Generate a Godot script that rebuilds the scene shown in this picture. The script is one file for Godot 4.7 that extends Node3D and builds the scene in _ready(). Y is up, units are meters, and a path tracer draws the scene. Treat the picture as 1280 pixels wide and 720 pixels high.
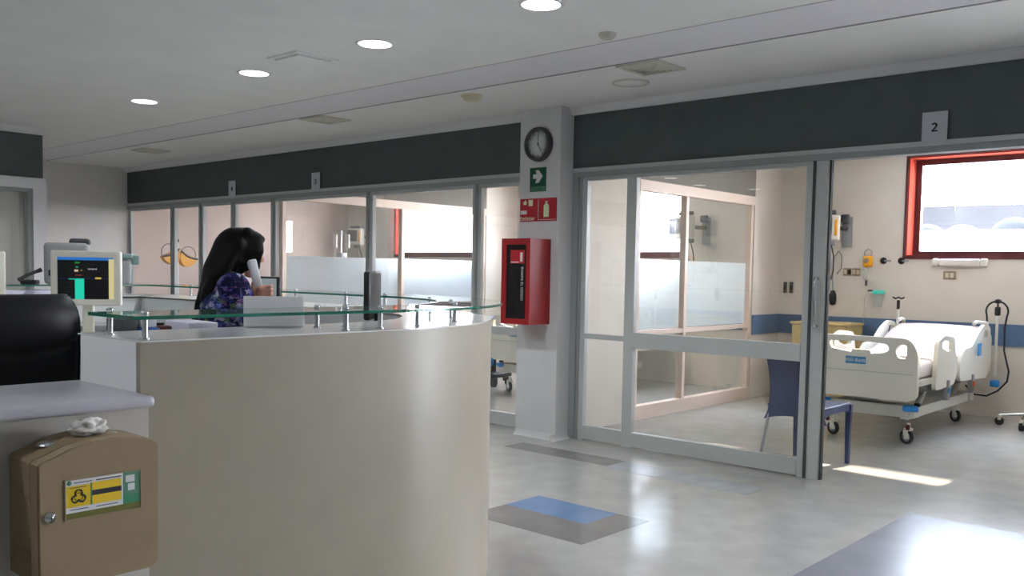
extends Node3D
# A nurses' station facing glazed patient rooms. Metres, y up. The glazed front stands at Z = ZW, rooms behind it (-Z).

const CH := 2.76      # ceiling
const ZW := -6.05     # glazed front
const ZR := -10.2     # rear wall of the rooms, inner face
const XP2 := -4.92    # partition between the near room and the middle room
const XP3 := -9.1     # partition between the middle room and the far room
const XF := -12.75    # far end wall

var M := {}
var taken := {}

# ---------------------------------------------------------------- mesh builder
class MB:
	var st := SurfaceTool.new()
	var t := Transform3D.IDENTITY
	var uv := false

	func _init():
		st.begin(Mesh.PRIMITIVE_TRIANGLES)

	func tri(a: Vector3, b: Vector3, c: Vector3, ref: Vector3, sg := -1):
		var n := (a - c).cross(a - b)
		if n.dot((a + b + c) / 3.0 - ref) < 0.0:
			var k := b
			b = c
			c = k
		st.set_smooth_group(sg)
		for p in [a, b, c]:
			st.add_vertex(t * p)

	func quad(a: Vector3, b: Vector3, c: Vector3, d: Vector3, ref: Vector3, sg := -1):
		tri(a, b, c, ref, sg)
		tri(a, c, d, ref, sg)

	func box(c: Vector3, s: Vector3, r := Basis.IDENTITY) -> MB:
		var h := s / 2.0
		var p := []
		for i in 8:
			p.append(c + r * Vector3(h.x if i & 1 else -h.x, h.y if i & 2 else -h.y, h.z if i & 4 else -h.z))
		for f in [[0, 1, 3, 2], [4, 5, 7, 6], [0, 1, 5, 4], [2, 3, 7, 6], [0, 2, 6, 4], [1, 3, 7, 5]]:
			quad(p[f[0]], p[f[1]], p[f[2]], p[f[3]], c)
		return self

	# corner to corner
	func bb(x0: float, x1: float, y0: float, y1: float, z0: float, z1: float) -> MB:
		return box(Vector3((x0 + x1) / 2, (y0 + y1) / 2, (z0 + z1) / 2), Vector3(abs(x1 - x0), abs(y1 - y0), abs(z1 - z0)))

	# rounded box
	func rbox(c: Vector3, s: Vector3, rad: float, n := 2, r := Basis.IDENTITY) -> MB:
		var h := s / 2.0
		rad = min(rad, min(h.x, min(h.y, h.z)) * 0.999)
		var k := []
		for i in n + 1:
			k.append(-1.0 + tan(PI / 4 * i / n))
		var ks := []
		for q in k:
			ks.append([q, -1.0])
		for i in n + 1:
			ks.append([-k[n - i], 1.0])
		var inner := h - Vector3.ONE * rad
		for ax in 3:
			for sgn in [-1.0, 1.0]:
				var g := []
				for u in ks:
					var row := []
					for v in ks:
						var d := Vector3.ZERO
						var o := Vector3.ZERO
						d[ax] = sgn
						o[ax] = sgn * inner[ax]
						d[(ax + 1) % 3] = u[0]
						o[(ax + 1) % 3] = u[1] * inner[(ax + 1) % 3]
						d[(ax + 2) % 3] = v[0]
						o[(ax + 2) % 3] = v[1] * inner[(ax + 2) % 3]
						row.append(c + r * (o + d.normalized() * rad))
					g.append(row)
				for i in g.size() - 1:
					for j in g.size() - 1:
						quad(g[i][j], g[i + 1][j], g[i + 1][j + 1], g[i][j + 1], c, 1)
		return self

	func tube(pts: Array, r, n := 10, closed := false) -> MB:
		var rings := []
		var m := pts.size()
		var up := Vector3.ZERO
		for i in m:
			var d: Vector3
			if closed:
				d = pts[(i + 1) % m] - pts[(i - 1 + m) % m]
			else:
				d = pts[min(i + 1, m - 1)] - pts[max(i - 1, 0)]
			d = d.normalized()
			if up == Vector3.ZERO:
				up = Vector3.UP if abs(d.y) < 0.9 else Vector3.RIGHT
			up = (up - d * up.dot(d)).normalized()
			var side := d.cross(up)
			var rr: float = r[i] if r is Array else r
			var ring := []
			for k in n:
				var a := TAU * k / n
				ring.append(pts[i] + (up * cos(a) + side * sin(a)) * rr)
			rings.append(ring)
		for i in (m if closed else m - 1):
			var j := (i + 1) % m
			var mid: Vector3 = (pts[i] + pts[j]) / 2
			for k in n:
				var l := (k + 1) % n
				quad(rings[i][k], rings[i][l], rings[j][l], rings[j][k], mid, 1)
		if not closed:
			for e in [0, m - 1]:
				var ref: Vector3 = pts[1] if e == 0 else pts[m - 2]
				for k in n:
					tri(pts[e], rings[e][k], rings[e][(k + 1) % n], ref)
		return self

	func cyl(a: Vector3, b: Vector3, r, n := 16) -> MB:
		return tube([a, b], r, n)

	# profile of (radius, height) about the local y axis of x
	func lathe(prof: Array, x: Transform3D, n := 24, smooth := true) -> MB:
		for i in prof.size() - 1:
			var p: Vector2 = prof[i]
			var q: Vector2 = prof[i + 1]
			if p.distance_to(q) < 1e-6:
				continue
			var out := Vector2(-(q.y - p.y), q.x - p.x)
			for k in n:
				var a := TAU * k / n
				var b := TAU * (k + 1) / n
				var f := func(v: Vector2, w: float) -> Vector3: return x * Vector3(cos(w) * v.x, v.y, sin(w) * v.x)
				var mid := (p + q) / 2 - Vector2(q.y - p.y, -(q.x - p.x)) * 0.5
				var ref := x * Vector3(cos((a + b) / 2) * mid.x, mid.y, sin((a + b) / 2) * mid.x)
				var v: Array = [f.call(p, a), f.call(p, b), f.call(q, b), f.call(q, a)]
				var sg := (2 + i) if not smooth else 1
				if p.x > 1e-6 and q.x > 1e-6:
					quad(v[0], v[1], v[2], v[3], ref, sg)
				elif p.x > 1e-6:
					tri(v[0], v[1], v[2], ref, sg)
				else:
					tri(v[0], v[2], v[3], ref, sg)
		return self

	# polygon in the local xy plane of x, from z0 to z1
	func prism(poly: Array, z0: float, z1: float, x := Transform3D.IDENTITY, smooth := false) -> MB:
		var pp := PackedVector2Array(poly)
		if Geometry2D.is_polygon_clockwise(pp):
			pp.reverse()
		var idx := Geometry2D.triangulate_polygon(pp)
		for i in range(0, idx.size(), 3):
			for z in [z0, z1]:
				var o := x * Vector3(pp[idx[i]].x, pp[idx[i]].y, (z0 + z1) / 2)
				tri(x * Vector3(pp[idx[i]].x, pp[idx[i]].y, z), x * Vector3(pp[idx[i + 1]].x, pp[idx[i + 1]].y, z), x * Vector3(pp[idx[i + 2]].x, pp[idx[i + 2]].y, z), o)
		for i in pp.size():
			var a := pp[i]
			var b := pp[(i + 1) % pp.size()]
			var inward := Vector2(-(b - a).y, (b - a).x)
			var m := (a + b) / 2 + inward
			var ref := x * Vector3(m.x, m.y, (z0 + z1) / 2)
			quad(x * Vector3(a.x, a.y, z0), x * Vector3(b.x, b.y, z0), x * Vector3(b.x, b.y, z1), x * Vector3(a.x, a.y, z1), ref, 1 if smooth else -1)
		return self

	# a strip that follows a path in plan: offsets to the left of it, heights
	func strip(path: Array, o0: float, o1: float, y0: float, y1: float) -> MB:
		var a := []
		for i in path.size():
			var d: Vector2 = (path[min(i + 1, path.size() - 1)] - path[max(i - 1, 0)]).normalized()
			var nn := Vector2(-d.y, d.x)
			var p: Vector2 = path[i] + nn * o0
			var q: Vector2 = path[i] + nn * o1
			a.append([Vector3(p.x, y0, p.y), Vector3(p.x, y1, p.y), Vector3(q.x, y1, q.y), Vector3(q.x, y0, q.y)])
		for i in a.size() - 1:
			var mid := Vector3.ZERO
			for k in 4:
				mid += a[i][k] / 8 + a[i + 1][k] / 8
			for k in 4:
				var l := (k + 1) % 4
				quad(a[i][k], a[i][l], a[i + 1][l], a[i + 1][k], mid, 2 + k)
		for e in [[0, 1], [a.size() - 1, a.size() - 2]]:
			quad(a[e[0]][0], a[e[0]][1], a[e[0]][2], a[e[0]][3], (a[e[1]][0] + a[e[1]][2]) / 2)
		return self

	func mesh() -> ArrayMesh:
		st.generate_normals()
		return st.commit()

func put(b: MB, called: String, m: Material, parent: Node = null) -> MeshInstance3D:
	var o := MeshInstance3D.new()
	o.mesh = b.mesh()
	o.material_override = null
	o.mesh.surface_set_material(0, m)
	add(o, called, parent)
	return o

func add(o: Node3D, called: String, parent: Node = null):
	if parent == null:
		o.name = numbered(called)
		add_child(o)
	else:
		o.name = called
		parent.add_child(o, true)

func numbered(called: String) -> String:
	var base := called
	if base.length() > 4 and base.substr(base.length() - 4, 1) == "_" and base.right(3).is_valid_int():
		base = base.left(base.length() - 4)
	if not taken.has(base):
		taken[base] = 0
		return base
	taken[base] += 1
	return "%s_%03d" % [base, taken[base]]

func tag(o: Node, label: String, category: String, group := "", kind := ""):
	o.set_meta("label", label)
	o.set_meta("category", category)
	if group != "":
		o.set_meta("group", group)
	if kind != "":
		o.set_meta("kind", kind)
	return o

func thing(called: String, label: String, category: String, at := Vector3.ZERO, turn := 0.0, group := "") -> Node3D:
	var o := Node3D.new()
	add(o, called)
	o.position = at
	o.rotation.y = turn
	tag(o, label, category, group)
	return o

func struct(called: String, label: String, category: String) -> Node3D:
	var o := thing(called, label, category)
	o.set_meta("kind", "structure")
	return o

func copy(src: Node3D, at: Vector3, turn: float, label: String) -> Node3D:
	var o: Node3D = src.duplicate()
	o.name = numbered(src.name)
	add_child(o)
	o.position = at
	o.rotation.y = turn
	o.set_meta("label", label)
	return o

func text(s: String, size: float, depth: float, m: Material, parent: Node, at: Vector3, turn := Vector3.ZERO, called := "lettering", bold := false):
	var tm := TextMesh.new()
	tm.text = s
	var f := SystemFont.new()
	f.font_names = PackedStringArray(["Droid Sans"])
	if bold:
		f.font_weight = 700
	tm.font = f
	tm.font_size = 48
	tm.pixel_size = size / 48.0
	tm.depth = depth
	tm.material = m
	var o := MeshInstance3D.new()
	o.mesh = tm
	add(o, called, parent)
	o.position = at
	o.rotation = turn
	return o

# ---------------------------------------------------------------- materials
func mat(c: Color, rough := 0.6, metal := 0.0, spec := 0.5) -> StandardMaterial3D:
	var m := StandardMaterial3D.new()
	m.albedo_color = c
	m.roughness = rough
	m.metallic = metal
	m.metallic_specular = spec
	return m

func rgb(r: float, g: float, b: float) -> Color:
	return Color(r / 255.0, g / 255.0, b / 255.0)

func noise_tex(freq: float, seed_: int, normal := false, bump := 4.0, ramp: Gradient = null, size := 512) -> NoiseTexture2D:
	var n := FastNoiseLite.new()
	n.seed = seed_
	n.frequency = freq
	n.fractal_octaves = 4
	var tx := NoiseTexture2D.new()
	tx.width = size
	tx.height = size
	tx.seamless = true
	tx.noise = n
	tx.as_normal_map = normal
	tx.bump_strength = bump
	if ramp:
		tx.color_ramp = ramp
	return tx

func mottled(c: Color, spread: float, rough: float, scale: float, seed_: int, spec := 0.5) -> StandardMaterial3D:
	var g := Gradient.new()
	g.set_color(0, Color(1 - spread, 1 - spread, 1 - spread))
	g.set_color(1, Color(1, 1, 1))
	var m := mat(c, rough, 0.0, spec)
	m.albedo_texture = noise_tex(0.012, seed_, false, 1.0, g)
	m.uv1_triplanar = true
	m.uv1_world_triplanar = true
	m.uv1_scale = Vector3.ONE * scale
	return m

func glow(c: Color, e: float) -> StandardMaterial3D:
	var m := mat(Color(0.9, 0.9, 0.9), 0.5)
	m.emission_enabled = true
	m.emission = c
	m.emission_energy_multiplier = e
	return m

func pane(tint: Color, alpha: float, rough := 0.0) -> StandardMaterial3D:
	var m := mat(Color(tint.r, tint.g, tint.b, alpha), rough)
	m.transparency = BaseMaterial3D.TRANSPARENCY_ALPHA
	return m

func floor_mat(c: Color, spread: float, seed_: int, rough := 0.16) -> StandardMaterial3D:
	var m := mottled(c, spread, rough, 0.55, seed_)
	m.normal_enabled = true
	m.normal_texture = noise_tex(0.010, seed_ + 7, true, 2.0)
	m.normal_scale = 0.06
	return m

func materials():
	M.ceil = mottled(rgb(240, 240, 238), 0.03, 0.9, 0.3, 3, 0.3)
	M.panel = mat(rgb(230, 229, 234), 0.55, 0.0, 0.4)
	M.white_paint = mottled(rgb(222, 222, 224), 0.03, 0.7, 0.4, 5, 0.35)
	M.cream_wall = mottled(rgb(230, 222, 211), 0.03, 0.75, 0.4, 9, 0.3)
	M.rose_wall = mottled(rgb(208, 189, 178), 0.03, 0.75, 0.4, 15, 0.3)
	M.grey_wall = mottled(rgb(236, 233, 229), 0.03, 0.7, 0.4, 11, 0.3)
	M.charcoal = mottled(rgb(90, 98, 99), 0.05, 0.6, 0.5, 13, 0.35)
	M.taupe = mat(rgb(112, 106, 97), 0.7)
	M.shadow_line_grey = mat(rgb(176, 176, 178), 0.6)  # grey that stands in for shade in the gaps beside the access panels
	M.cove = mat(rgb(225, 225, 228), 0.55)
	M.alu = mat(rgb(196, 200, 199), 0.45, 0.05)
	M.alu_dark = mat(rgb(160, 166, 167), 0.5, 0.05)
	M.seal = mat(rgb(74, 78, 80), 0.7)
	M.beige_frame = mat(rgb(226, 206, 190), 0.5)
	M.glass = pane(Color(0.93, 0.97, 0.95), 0.004, 0.0)
	M.window_glass = pane(Color(0.93, 0.97, 0.95), 0.0, 0.0)
	M.dusty_glass = pane(Color(0.88, 0.96, 0.93), 0.02, 0.0)
	M.film = mat(Color(0.93, 0.985, 1.0, 0.0), 0.85)
	M.film.backlight_enabled = true
	M.film.backlight = Color(0.93, 0.98, 1.0)
	M.film.transparency = BaseMaterial3D.TRANSPARENCY_ALPHA
	M.film.refraction_enabled = true
	M.film.refraction_scale = 0.01
	M.floor = floor_mat(rgb(188, 187, 183), 0.08, 21, 0.14)
	M.inlay_grey = floor_mat(rgb(140, 137, 136), 0.10, 23)
	M.inlay_blue = floor_mat(rgb(122, 152, 196), 0.12, 25)
	M.inlay_pale = floor_mat(rgb(178, 184, 190), 0.10, 27)
	M.inlay_lavender = floor_mat(rgb(138, 139, 148), 0.10, 29, 0.26)
	M.inlay_lavender.metallic_specular = 0.22
	M.desk_cream = mottled(rgb(155, 147, 133), 0.03, 0.38, 0.6, 31, 0.45)
	M.desk_white = mat(rgb(224, 225, 226), 0.14, 0.0, 0.6)
	M.desk_end = mat(rgb(234, 236, 237), 0.35)
	M.desk_base = mottled(rgb(190, 186, 178), 0.03, 0.5, 0.6, 33)
	M.edge_grey = mat(rgb(178, 178, 186), 0.3)
	M.ledge_glass = pane(Color(0.85, 0.95, 0.91), 0.07, 0.0)
	M.glass_edge = mat(Color(0.16, 0.46, 0.38, 0.85), 0.12)
	M.glass_edge.transparency = BaseMaterial3D.TRANSPARENCY_ALPHA
	M.chrome = mat(rgb(200, 202, 206), 0.22, 0.9)
	M.steel = mat(rgb(176, 178, 182), 0.35, 0.8)
	M.black = mat(rgb(24, 25, 28), 0.45)
	M.rubber = mat(rgb(38, 39, 42), 0.7)
	M.black_gloss = mat(rgb(18, 19, 22), 0.2)
	M.leather = mat(rgb(27, 28, 32), 0.42, 0.0, 0.35)
	M.leather.normal_enabled = true
	M.leather.normal_texture = noise_tex(0.05, 41, true, 3.0)
	M.leather.normal_scale = 0.12
	M.leather.uv1_triplanar = true
	M.leather.uv1_scale = Vector3.ONE * 3.0
	M.bin = mottled(rgb(152, 132, 102), 0.05, 0.5, 1.2, 43)
	M.tissue = mat(rgb(228, 226, 222), 0.95)
	M.tissue.backlight_enabled = true
	M.tissue.backlight = Color(0.5, 0.5, 0.5)
	M.red = mat(rgb(156, 24, 30), 0.4)
	M.win_red = mat(rgb(146, 54, 40), 0.75, 0.0, 0.1)
	M.win_dark = mat(rgb(84, 30, 32), 0.45)
	M.sign_red = mat(rgb(172, 22, 34), 0.45)
	M.sign_cream = mat(rgb(226, 232, 196), 0.5)
	M.sign_green = mat(rgb(12, 84, 58), 0.45)
	M.dial = mat(rgb(244, 245, 247), 0.4)
	M.sign_white = mat(rgb(226, 228, 230), 0.5)
	M.sign_pale_green = mat(rgb(88, 140, 116), 0.5)
	M.sign_grey = mat(rgb(196, 200, 206), 0.4, 0.1)
	M.ink = mat(rgb(30, 30, 44), 0.6)
	M.yellow = mat(rgb(232, 196, 30), 0.5)
	M.label_green = mat(rgb(60, 140, 104), 0.5)
	M.olive = mat(rgb(110, 108, 40), 0.5)
	M.dado = mat(rgb(84, 112, 146), 0.5)
	M.bed = mat(rgb(236, 235, 224), 0.4)
	M.bed_frame = mat(rgb(206, 206, 198), 0.42)
	M.bed_dark = mat(rgb(84, 82, 76), 0.6)
	M.sheet = mottled(rgb(238, 232, 228), 0.03, 0.85, 2.0, 47, 0.2)
	M.blanket = mottled(rgb(226, 214, 208), 0.04, 0.9, 2.0, 49, 0.2)
	M.blue_label = mat(rgb(70, 146, 200), 0.4)
	M.pedal_blue = mat(rgb(44, 130, 200), 0.4)
	M.chair_blue = mat(rgb(54, 68, 108), 0.4)
	M.orange = mat(rgb(206, 96, 40), 0.5)
	M.wood = mottled(rgb(216, 190, 132), 0.12, 0.5, 3.0, 51)
	M.ivory = mat(rgb(222, 219, 206), 0.45)
	M.beige_plastic = mat(rgb(204, 196, 174), 0.5)
	M.brown = mat(rgb(146, 128, 106), 0.55)
	M.grey_plastic = mat(rgb(150, 152, 154), 0.45)
	M.dark_grey = mat(rgb(74, 76, 80), 0.5)
	M.teal = mat(rgb(60, 196, 176), 0.45)
	M.teal_dull = mat(rgb(116, 144, 142), 0.45)
	M.teal_screen = glow(rgb(50, 96, 104), 0.35)
	M.grey_screen = glow(rgb(96, 100, 98), 0.3)
	M.clear_plastic = pane(Color(0.9, 0.96, 0.95), 0.25, 0.1)
	M.paper = mat(rgb(232, 232, 236), 0.8)
	M.paper_lilac = mat(rgb(206, 206, 222), 0.75)
	M.folder_blue = mat(rgb(36, 88, 168), 0.5)
	M.maroon = mat(rgb(92, 34, 38), 0.6)
	M.amber = mat(rgb(232, 160, 16), 0.45)
	M.skin = mat(rgb(206, 154, 128), 0.55)
	M.skin.subsurf_scatter_enabled = true
	M.skin.subsurf_scatter_strength = 0.15
	M.hair = mat(rgb(13, 12, 13), 0.5, 0.0, 0.25)
	M.trousers = mat(rgb(34, 36, 62), 0.85)
	M.shoe = mat(rgb(226, 226, 226), 0.6)
	M.scrubs = floral()
	M.screen = monitor_screen()
	M.lamp = glow(Color(1.0, 0.99, 0.97), 4.0)
	M.diffuser = mat(rgb(204, 203, 190), 0.6)
	M.cream_disc = mat(rgb(214, 208, 178), 0.6)
	M.facade = mat(rgb(236, 232, 228), 0.9)
	M.foliage = mottled(rgb(20, 20, 19), 0.4, 1.0, 0.12, 61)
	M.hill = mottled(rgb(38, 36, 37), 0.2, 1.0, 0.02, 63)
	M.ground = mat(rgb(190, 186, 178), 0.95)
	M.concrete = mat(rgb(196, 192, 186), 0.9)

# printed cotton: navy ground with scattered lilac, white and green flowers
func floral() -> StandardMaterial3D:
	var im := Image.create(512, 512, false, Image.FORMAT_RGB8)
	im.fill(rgb(30, 30, 62))
	var r := RandomNumberGenerator.new()
	r.seed = 77
	var cs := [rgb(112, 124, 206), rgb(196, 196, 224), rgb(84, 92, 176), rgb(112, 146, 66), rgb(136, 86, 152), rgb(56, 74, 136), rgb(44, 46, 96), rgb(40, 40, 84)]
	for k in 240:
		var cx := r.randi_range(0, 511)
		var cy := r.randi_range(0, 511)
		var c: Color = cs[r.randi_range(0, cs.size() - 1)]
		var rad := r.randf_range(8, 26)
		var ph := r.randf() * TAU
		var petals := r.randi_range(3, 6)
		var squash := r.randf_range(0.5, 1.0)
		for y in range(-27, 28):
			for x in range(-27, 28):
				var d := sqrt(float(x * x) + float(y * y) / squash)
				var a := atan2(y, x) + ph
				if d < rad * (0.7 + 0.3 * cos(petals * a)):
					im.set_pixel(posmod(cx + x, 512), posmod(cy + y, 512), c)
	var m := mat(Color.WHITE, 0.85, 0.0, 0.2)
	m.albedo_texture = ImageTexture.create_from_image(im)
	m.uv1_triplanar = true
	m.uv1_scale = Vector3.ONE * 2.6
	return m

# the picture on the central monitor's screen
func monitor_screen() -> StandardMaterial3D:
	var im := Image.create(256, 232, false, Image.FORMAT_RGB8)
	im.fill(rgb(10, 11, 13))
	im.fill_rect(Rect2i(0, 0, 256, 16), rgb(44, 120, 206))
	im.fill_rect(Rect2i(232, 8, 24, 224), rgb(226, 214, 160))
	im.fill_rect(Rect2i(78, 116, 42, 116), rgb(40, 224, 190))
	im.fill_rect(Rect2i(50, 116, 34, 8), rgb(40, 200, 150))
	im.fill_rect(Rect2i(0, 116, 232, 2), rgb(50, 50, 130))
	im.fill_rect(Rect2i(170, 110, 28, 10), rgb(220, 190, 90))
	im.fill_rect(Rect2i(78, 26, 22, 8), rgb(40, 160, 60))
	im.fill_rect(Rect2i(82, 50, 12, 8), rgb(40, 160, 110))
	im.fill_rect(Rect2i(76, 68, 18, 12), rgb(230, 200, 170))
	im.fill_rect(Rect2i(104, 68, 8, 8), rgb(150, 130, 60))
	im.fill_rect(Rect2i(80, 96, 30, 6), rgb(130, 60, 50))
	for k in 7:
		im.fill_rect(Rect2i(138 + k * 6, 60 + (k % 2) * 2, 4, 8 - (k % 3)), rgb(200, 200, 206))
	for row in [40, 62, 84, 140, 165, 190, 210]:
		for k in 30:
			im.fill_rect(Rect2i(6 + k * 2, row + int(4 * sin(k * 1.3) * cos(k * 0.4)), 2, 1), rgb(30, 70, 46))
	var m := mat(Color(0.02, 0.02, 0.02), 0.25)
	m.emission_enabled = true
	m.emission_texture = ImageTexture.create_from_image(im)
	m.emission = Color.BLACK
	m.emission_operator = BaseMaterial3D.EMISSION_OP_ADD
	m.emission_energy_multiplier = 0.8
	return m

# ---------------------------------------------------------------- scene
func _ready():
	view()
	materials()
	shell()
	rear_wall()
	fronts()
	partitions()
	outside()
	ceiling_fittings()
	column_things()
	station()
	lower_counter()
	station_things()
	office_chair()
	nurse()
	near_room()
	other_rooms()
	left_room()

func view():
	var cam := Camera3D.new()
	cam.name = "camera"
	cam.position = Vector3(0, 1.40, 0)
	cam.rotation_order = EULER_ORDER_YXZ
	cam.rotation_degrees = Vector3(-3.3527, 41.8046, 1.0148)
	var near := 0.05
	cam.set_frustum(near * 720.0 / 1138.8, Vector2(0, near * 46.14 / 1138.8), near, 400.0)
	add_child(cam)
	cam.current = true
	var sky := ProceduralSkyMaterial.new()
	sky.sky_top_color = Color(0.80, 0.87, 0.97)
	sky.sky_horizon_color = Color(1.0, 0.985, 0.98)
	sky.ground_bottom_color = Color(0.62, 0.60, 0.58)
	sky.ground_horizon_color = Color(0.86, 0.85, 0.86)
	sky.sky_energy_multiplier = 5.6
	sky.ground_energy_multiplier = 3.6
	sky.sun_angle_max = 1.0
	var env := Environment.new()
	env.background_mode = Environment.BG_SKY
	env.sky = Sky.new()
	env.sky.sky_material = sky
	env.tonemap_mode = Environment.TONE_MAPPER_LINEAR
	env.tonemap_exposure = 1.0
	env.sdfgi_enabled = true
	env.ssao_enabled = true
	env.ssil_enabled = true
	var we := WorldEnvironment.new()
	we.name = "world"
	we.environment = env
	add_child(we)
	var sun := DirectionalLight3D.new()
	sun.name = "sun"
	sun.light_color = Color(1.0, 0.93, 0.84)
	sun.light_energy = 7.5
	sun.light_angular_distance = 0.6
	sun.shadow_enabled = true
	add_child(sun)
	sun.look_at_from_position(Vector3.ZERO, Vector3(-0.12, -0.66, 1.0), Vector3.UP)

# ---------------------------------------------------------------- the room itself
func shell():
	var f := struct("floor", "glossy pale vinyl floor with grey and blue inlaid rectangles", "floor")
	put(MB.new().bb(-13.4, 4.2, -0.2, 0.0, -10.6, 4.2), "vinyl", M.floor, f)
	var il := [[-3.62, -2.80, -4.02, -3.70, M.inlay_grey], [-3.62, -3.02, -4.33, -4.02, M.inlay_blue], [-3.02, -2.80, -4.33, -4.02, M.inlay_grey],
		[-4.86, -3.84, -5.60, -5.36, M.inlay_grey], [-3.84, -2.70, -5.58, -5.30, M.inlay_pale],
		[-1.80, 1.6, -5.60, -2.2, M.inlay_lavender]]
	for k in il:
		put(MB.new().bb(k[0], k[1], 0.0, 0.0012, k[2], k[3]), "floor_inlay", k[4], f)

	var c := struct("ceiling", "white plaster ceiling with a strip of square access panels", "ceiling")
	put(MB.new().bb(-13.4, 4.2, CH, CH + 0.2, -4.43, 4.2), "plaster", M.ceil, c)
	put(MB.new().bb(-13.4, 4.2, CH, CH + 0.2, -10.6, -4.95), "plaster", M.ceil, c)
	put(MB.new().bb(-13.4, 4.2, CH + 0.03, CH + 0.2, -4.95, -4.43), "slot", M.taupe, c)
	var pm := MB.new().box(Vector3.ZERO, Vector3(0.6375, 0.02, 0.500)).mesh()
	pm.surface_set_material(0, M.panel)
	var x := -1.386 + 0.64 * 6 - 0.32
	while x > -12.8:
		var o := MeshInstance3D.new()
		o.mesh = pm
		add(o, "access_panel", c)
		o.position = Vector3(x, CH + 0.013, -4.69)
		x -= 0.64

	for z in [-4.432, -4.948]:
		put(MB.new().bb(-13.1, 3.8, CH - 0.0015, CH + 0.02, z - 0.0055, z + 0.0055), "painted_shadow_line", M.shadow_line_grey, c)  # shadow line along each panel edge, painted as a thin grey strip

	var far := struct("wall_far", "pale grey wall at the far end of the corridor", "wall")
	put(MB.new().bb(-13.1, XF, 0, CH, -6.12, -3.6), "plaster", M.grey_wall, far)
	var al := struct("wall_alcove", "white side wall of the recess at the far end", "wall")
	put(MB.new().bb(XF, -10.0, 0, CH, -3.78, -3.6), "plaster", M.grey_wall, al)
	var r := struct("wall_right", "white corridor wall beyond the right edge", "wall")
	put(MB.new().bb(3.6, 3.8, 0, CH, ZW, 4.2), "plaster", M.white_paint, r)
	var b := struct("wall_back", "white corridor wall behind the viewer", "wall")
	put(MB.new().bb(-13.4, 3.8, 0, CH, 4.0, 4.2), "plaster", M.white_paint, b)

	# column
	var col := struct("column", "white square column with a coved foot carrying clock and signs", "column")
	put(MB.new().bb(-5.18, -4.74, 0, CH, ZW - 0.07, -5.86), "shaft", M.white_paint, col)
	var cv := MB.new()
	var prof := [Vector2(0, 0), Vector2(0.035, 0), Vector2(0.014, 0.008), Vector2(0.005, 0.022), Vector2(0, 0.05)]
	cv.prism(prof, 0.0, 0.44, Transform3D(Basis(Vector3(0, 0, 1), Vector3.UP, Vector3(-1, 0, 0)), Vector3(-4.74, 0, -5.86)))
	cv.prism(prof, 0.0, 0.26, Transform3D(Basis(Vector3(1, 0, 0), Vector3.UP, Vector3(0, 0, 1)), Vector3(-4.74, 0, -6.05)))
	put(cv, "coved_skirting", M.white_paint, col)

func cove(x0: float, x1: float, z: float, parent: Node):
	var p := [Vector2(0, 0), Vector2(0.028, 0.0), Vector2(0.034, 0.012), Vector2(0.050, 0.030), Vector2(0.062, 0.05), Vector2(0.064, 0.06), Vector2(0, 0.06)]
	var b := MB.new()
	b.prism(p, x0, x1, Transform3D(Basis(Vector3(0, 0, 1), Vector3(0, 1, 0), Vector3(1, 0, 0)), Vector3(0, 2.70, z)))
	put(b, "cove_moulding", M.cove, parent)

# window: red reveal, dark frame, panes
func window(called_n: int, x0: float, x1: float, mull: float, label: String):
	var w := struct("window_%d" % called_n, label, "window")
	var y0 := 1.64
	var y1 := 2.70
	var zi := ZR + 0.012
	var zo := ZR - 0.30
	var fr := MB.new()
	for s in [[x0 - 0.025, x0, y0 - 0.03, y1 + 0.03], [x1, x1 + 0.025, y0 - 0.03, y1 + 0.03]]:
		fr.bb(s[0], s[1], s[2], s[3], zi, ZR)
	fr.bb(x0, x1, y0 - 0.03, y0, zi, ZR)
	fr.bb(x0, x1, y1, y1 + 0.03, zi, ZR)
	put(fr, "trim", M.win_dark, w)
	put(MB.new().bb(x0, x0 + 0.012, y0, y1, zo, ZR), "jamb", M.win_red, w)
	put(MB.new().bb(x1 - 0.012, x1, y0, y1, zo, ZR), "jamb", M.win_red, w)
	put(MB.new().bb(x0 + 0.012, x1 - 0.012, y1 - 0.012, y1, zo, ZR), "head_lining", M.win_red, w)
	put(MB.new().bb(x0 + 0.012, x1 - 0.012, y0, y0 + 0.012, zo, ZR), "sill", M.win_dark, w)
	var sash := MB.new()
	var a := x0 + 0.012
	var b := x1 - 0.012
	sash.bb(a, a + 0.06, y0 + 0.012, y1 - 0.012, zo + 0.02, zo + 0.09)
	sash.bb(b - 0.06, b, y0 + 0.012, y1 - 0.012, zo + 0.02, zo + 0.09)
	sash.bb(a + 0.06, b - 0.06, y1 - 0.07, y1 - 0.012, zo + 0.02, zo + 0.09)
	sash.bb(a + 0.06, b - 0.06, y0 + 0.012, y0 + 0.06, zo + 0.02, zo + 0.09)
	put(sash, "sash", M.win_dark, w)
	put(MB.new().bb(a + 0.06, mull, y0 + 0.06, y1 - 0.07, zo + 0.04, zo + 0.046), "pane", M.window_glass, w)
	put(MB.new().bb(a + 0.06, b - 0.06, y0 + 0.06, y1 - 0.07, zo + 0.06, zo + 0.066), "pane", M.window_glass, w)

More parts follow.
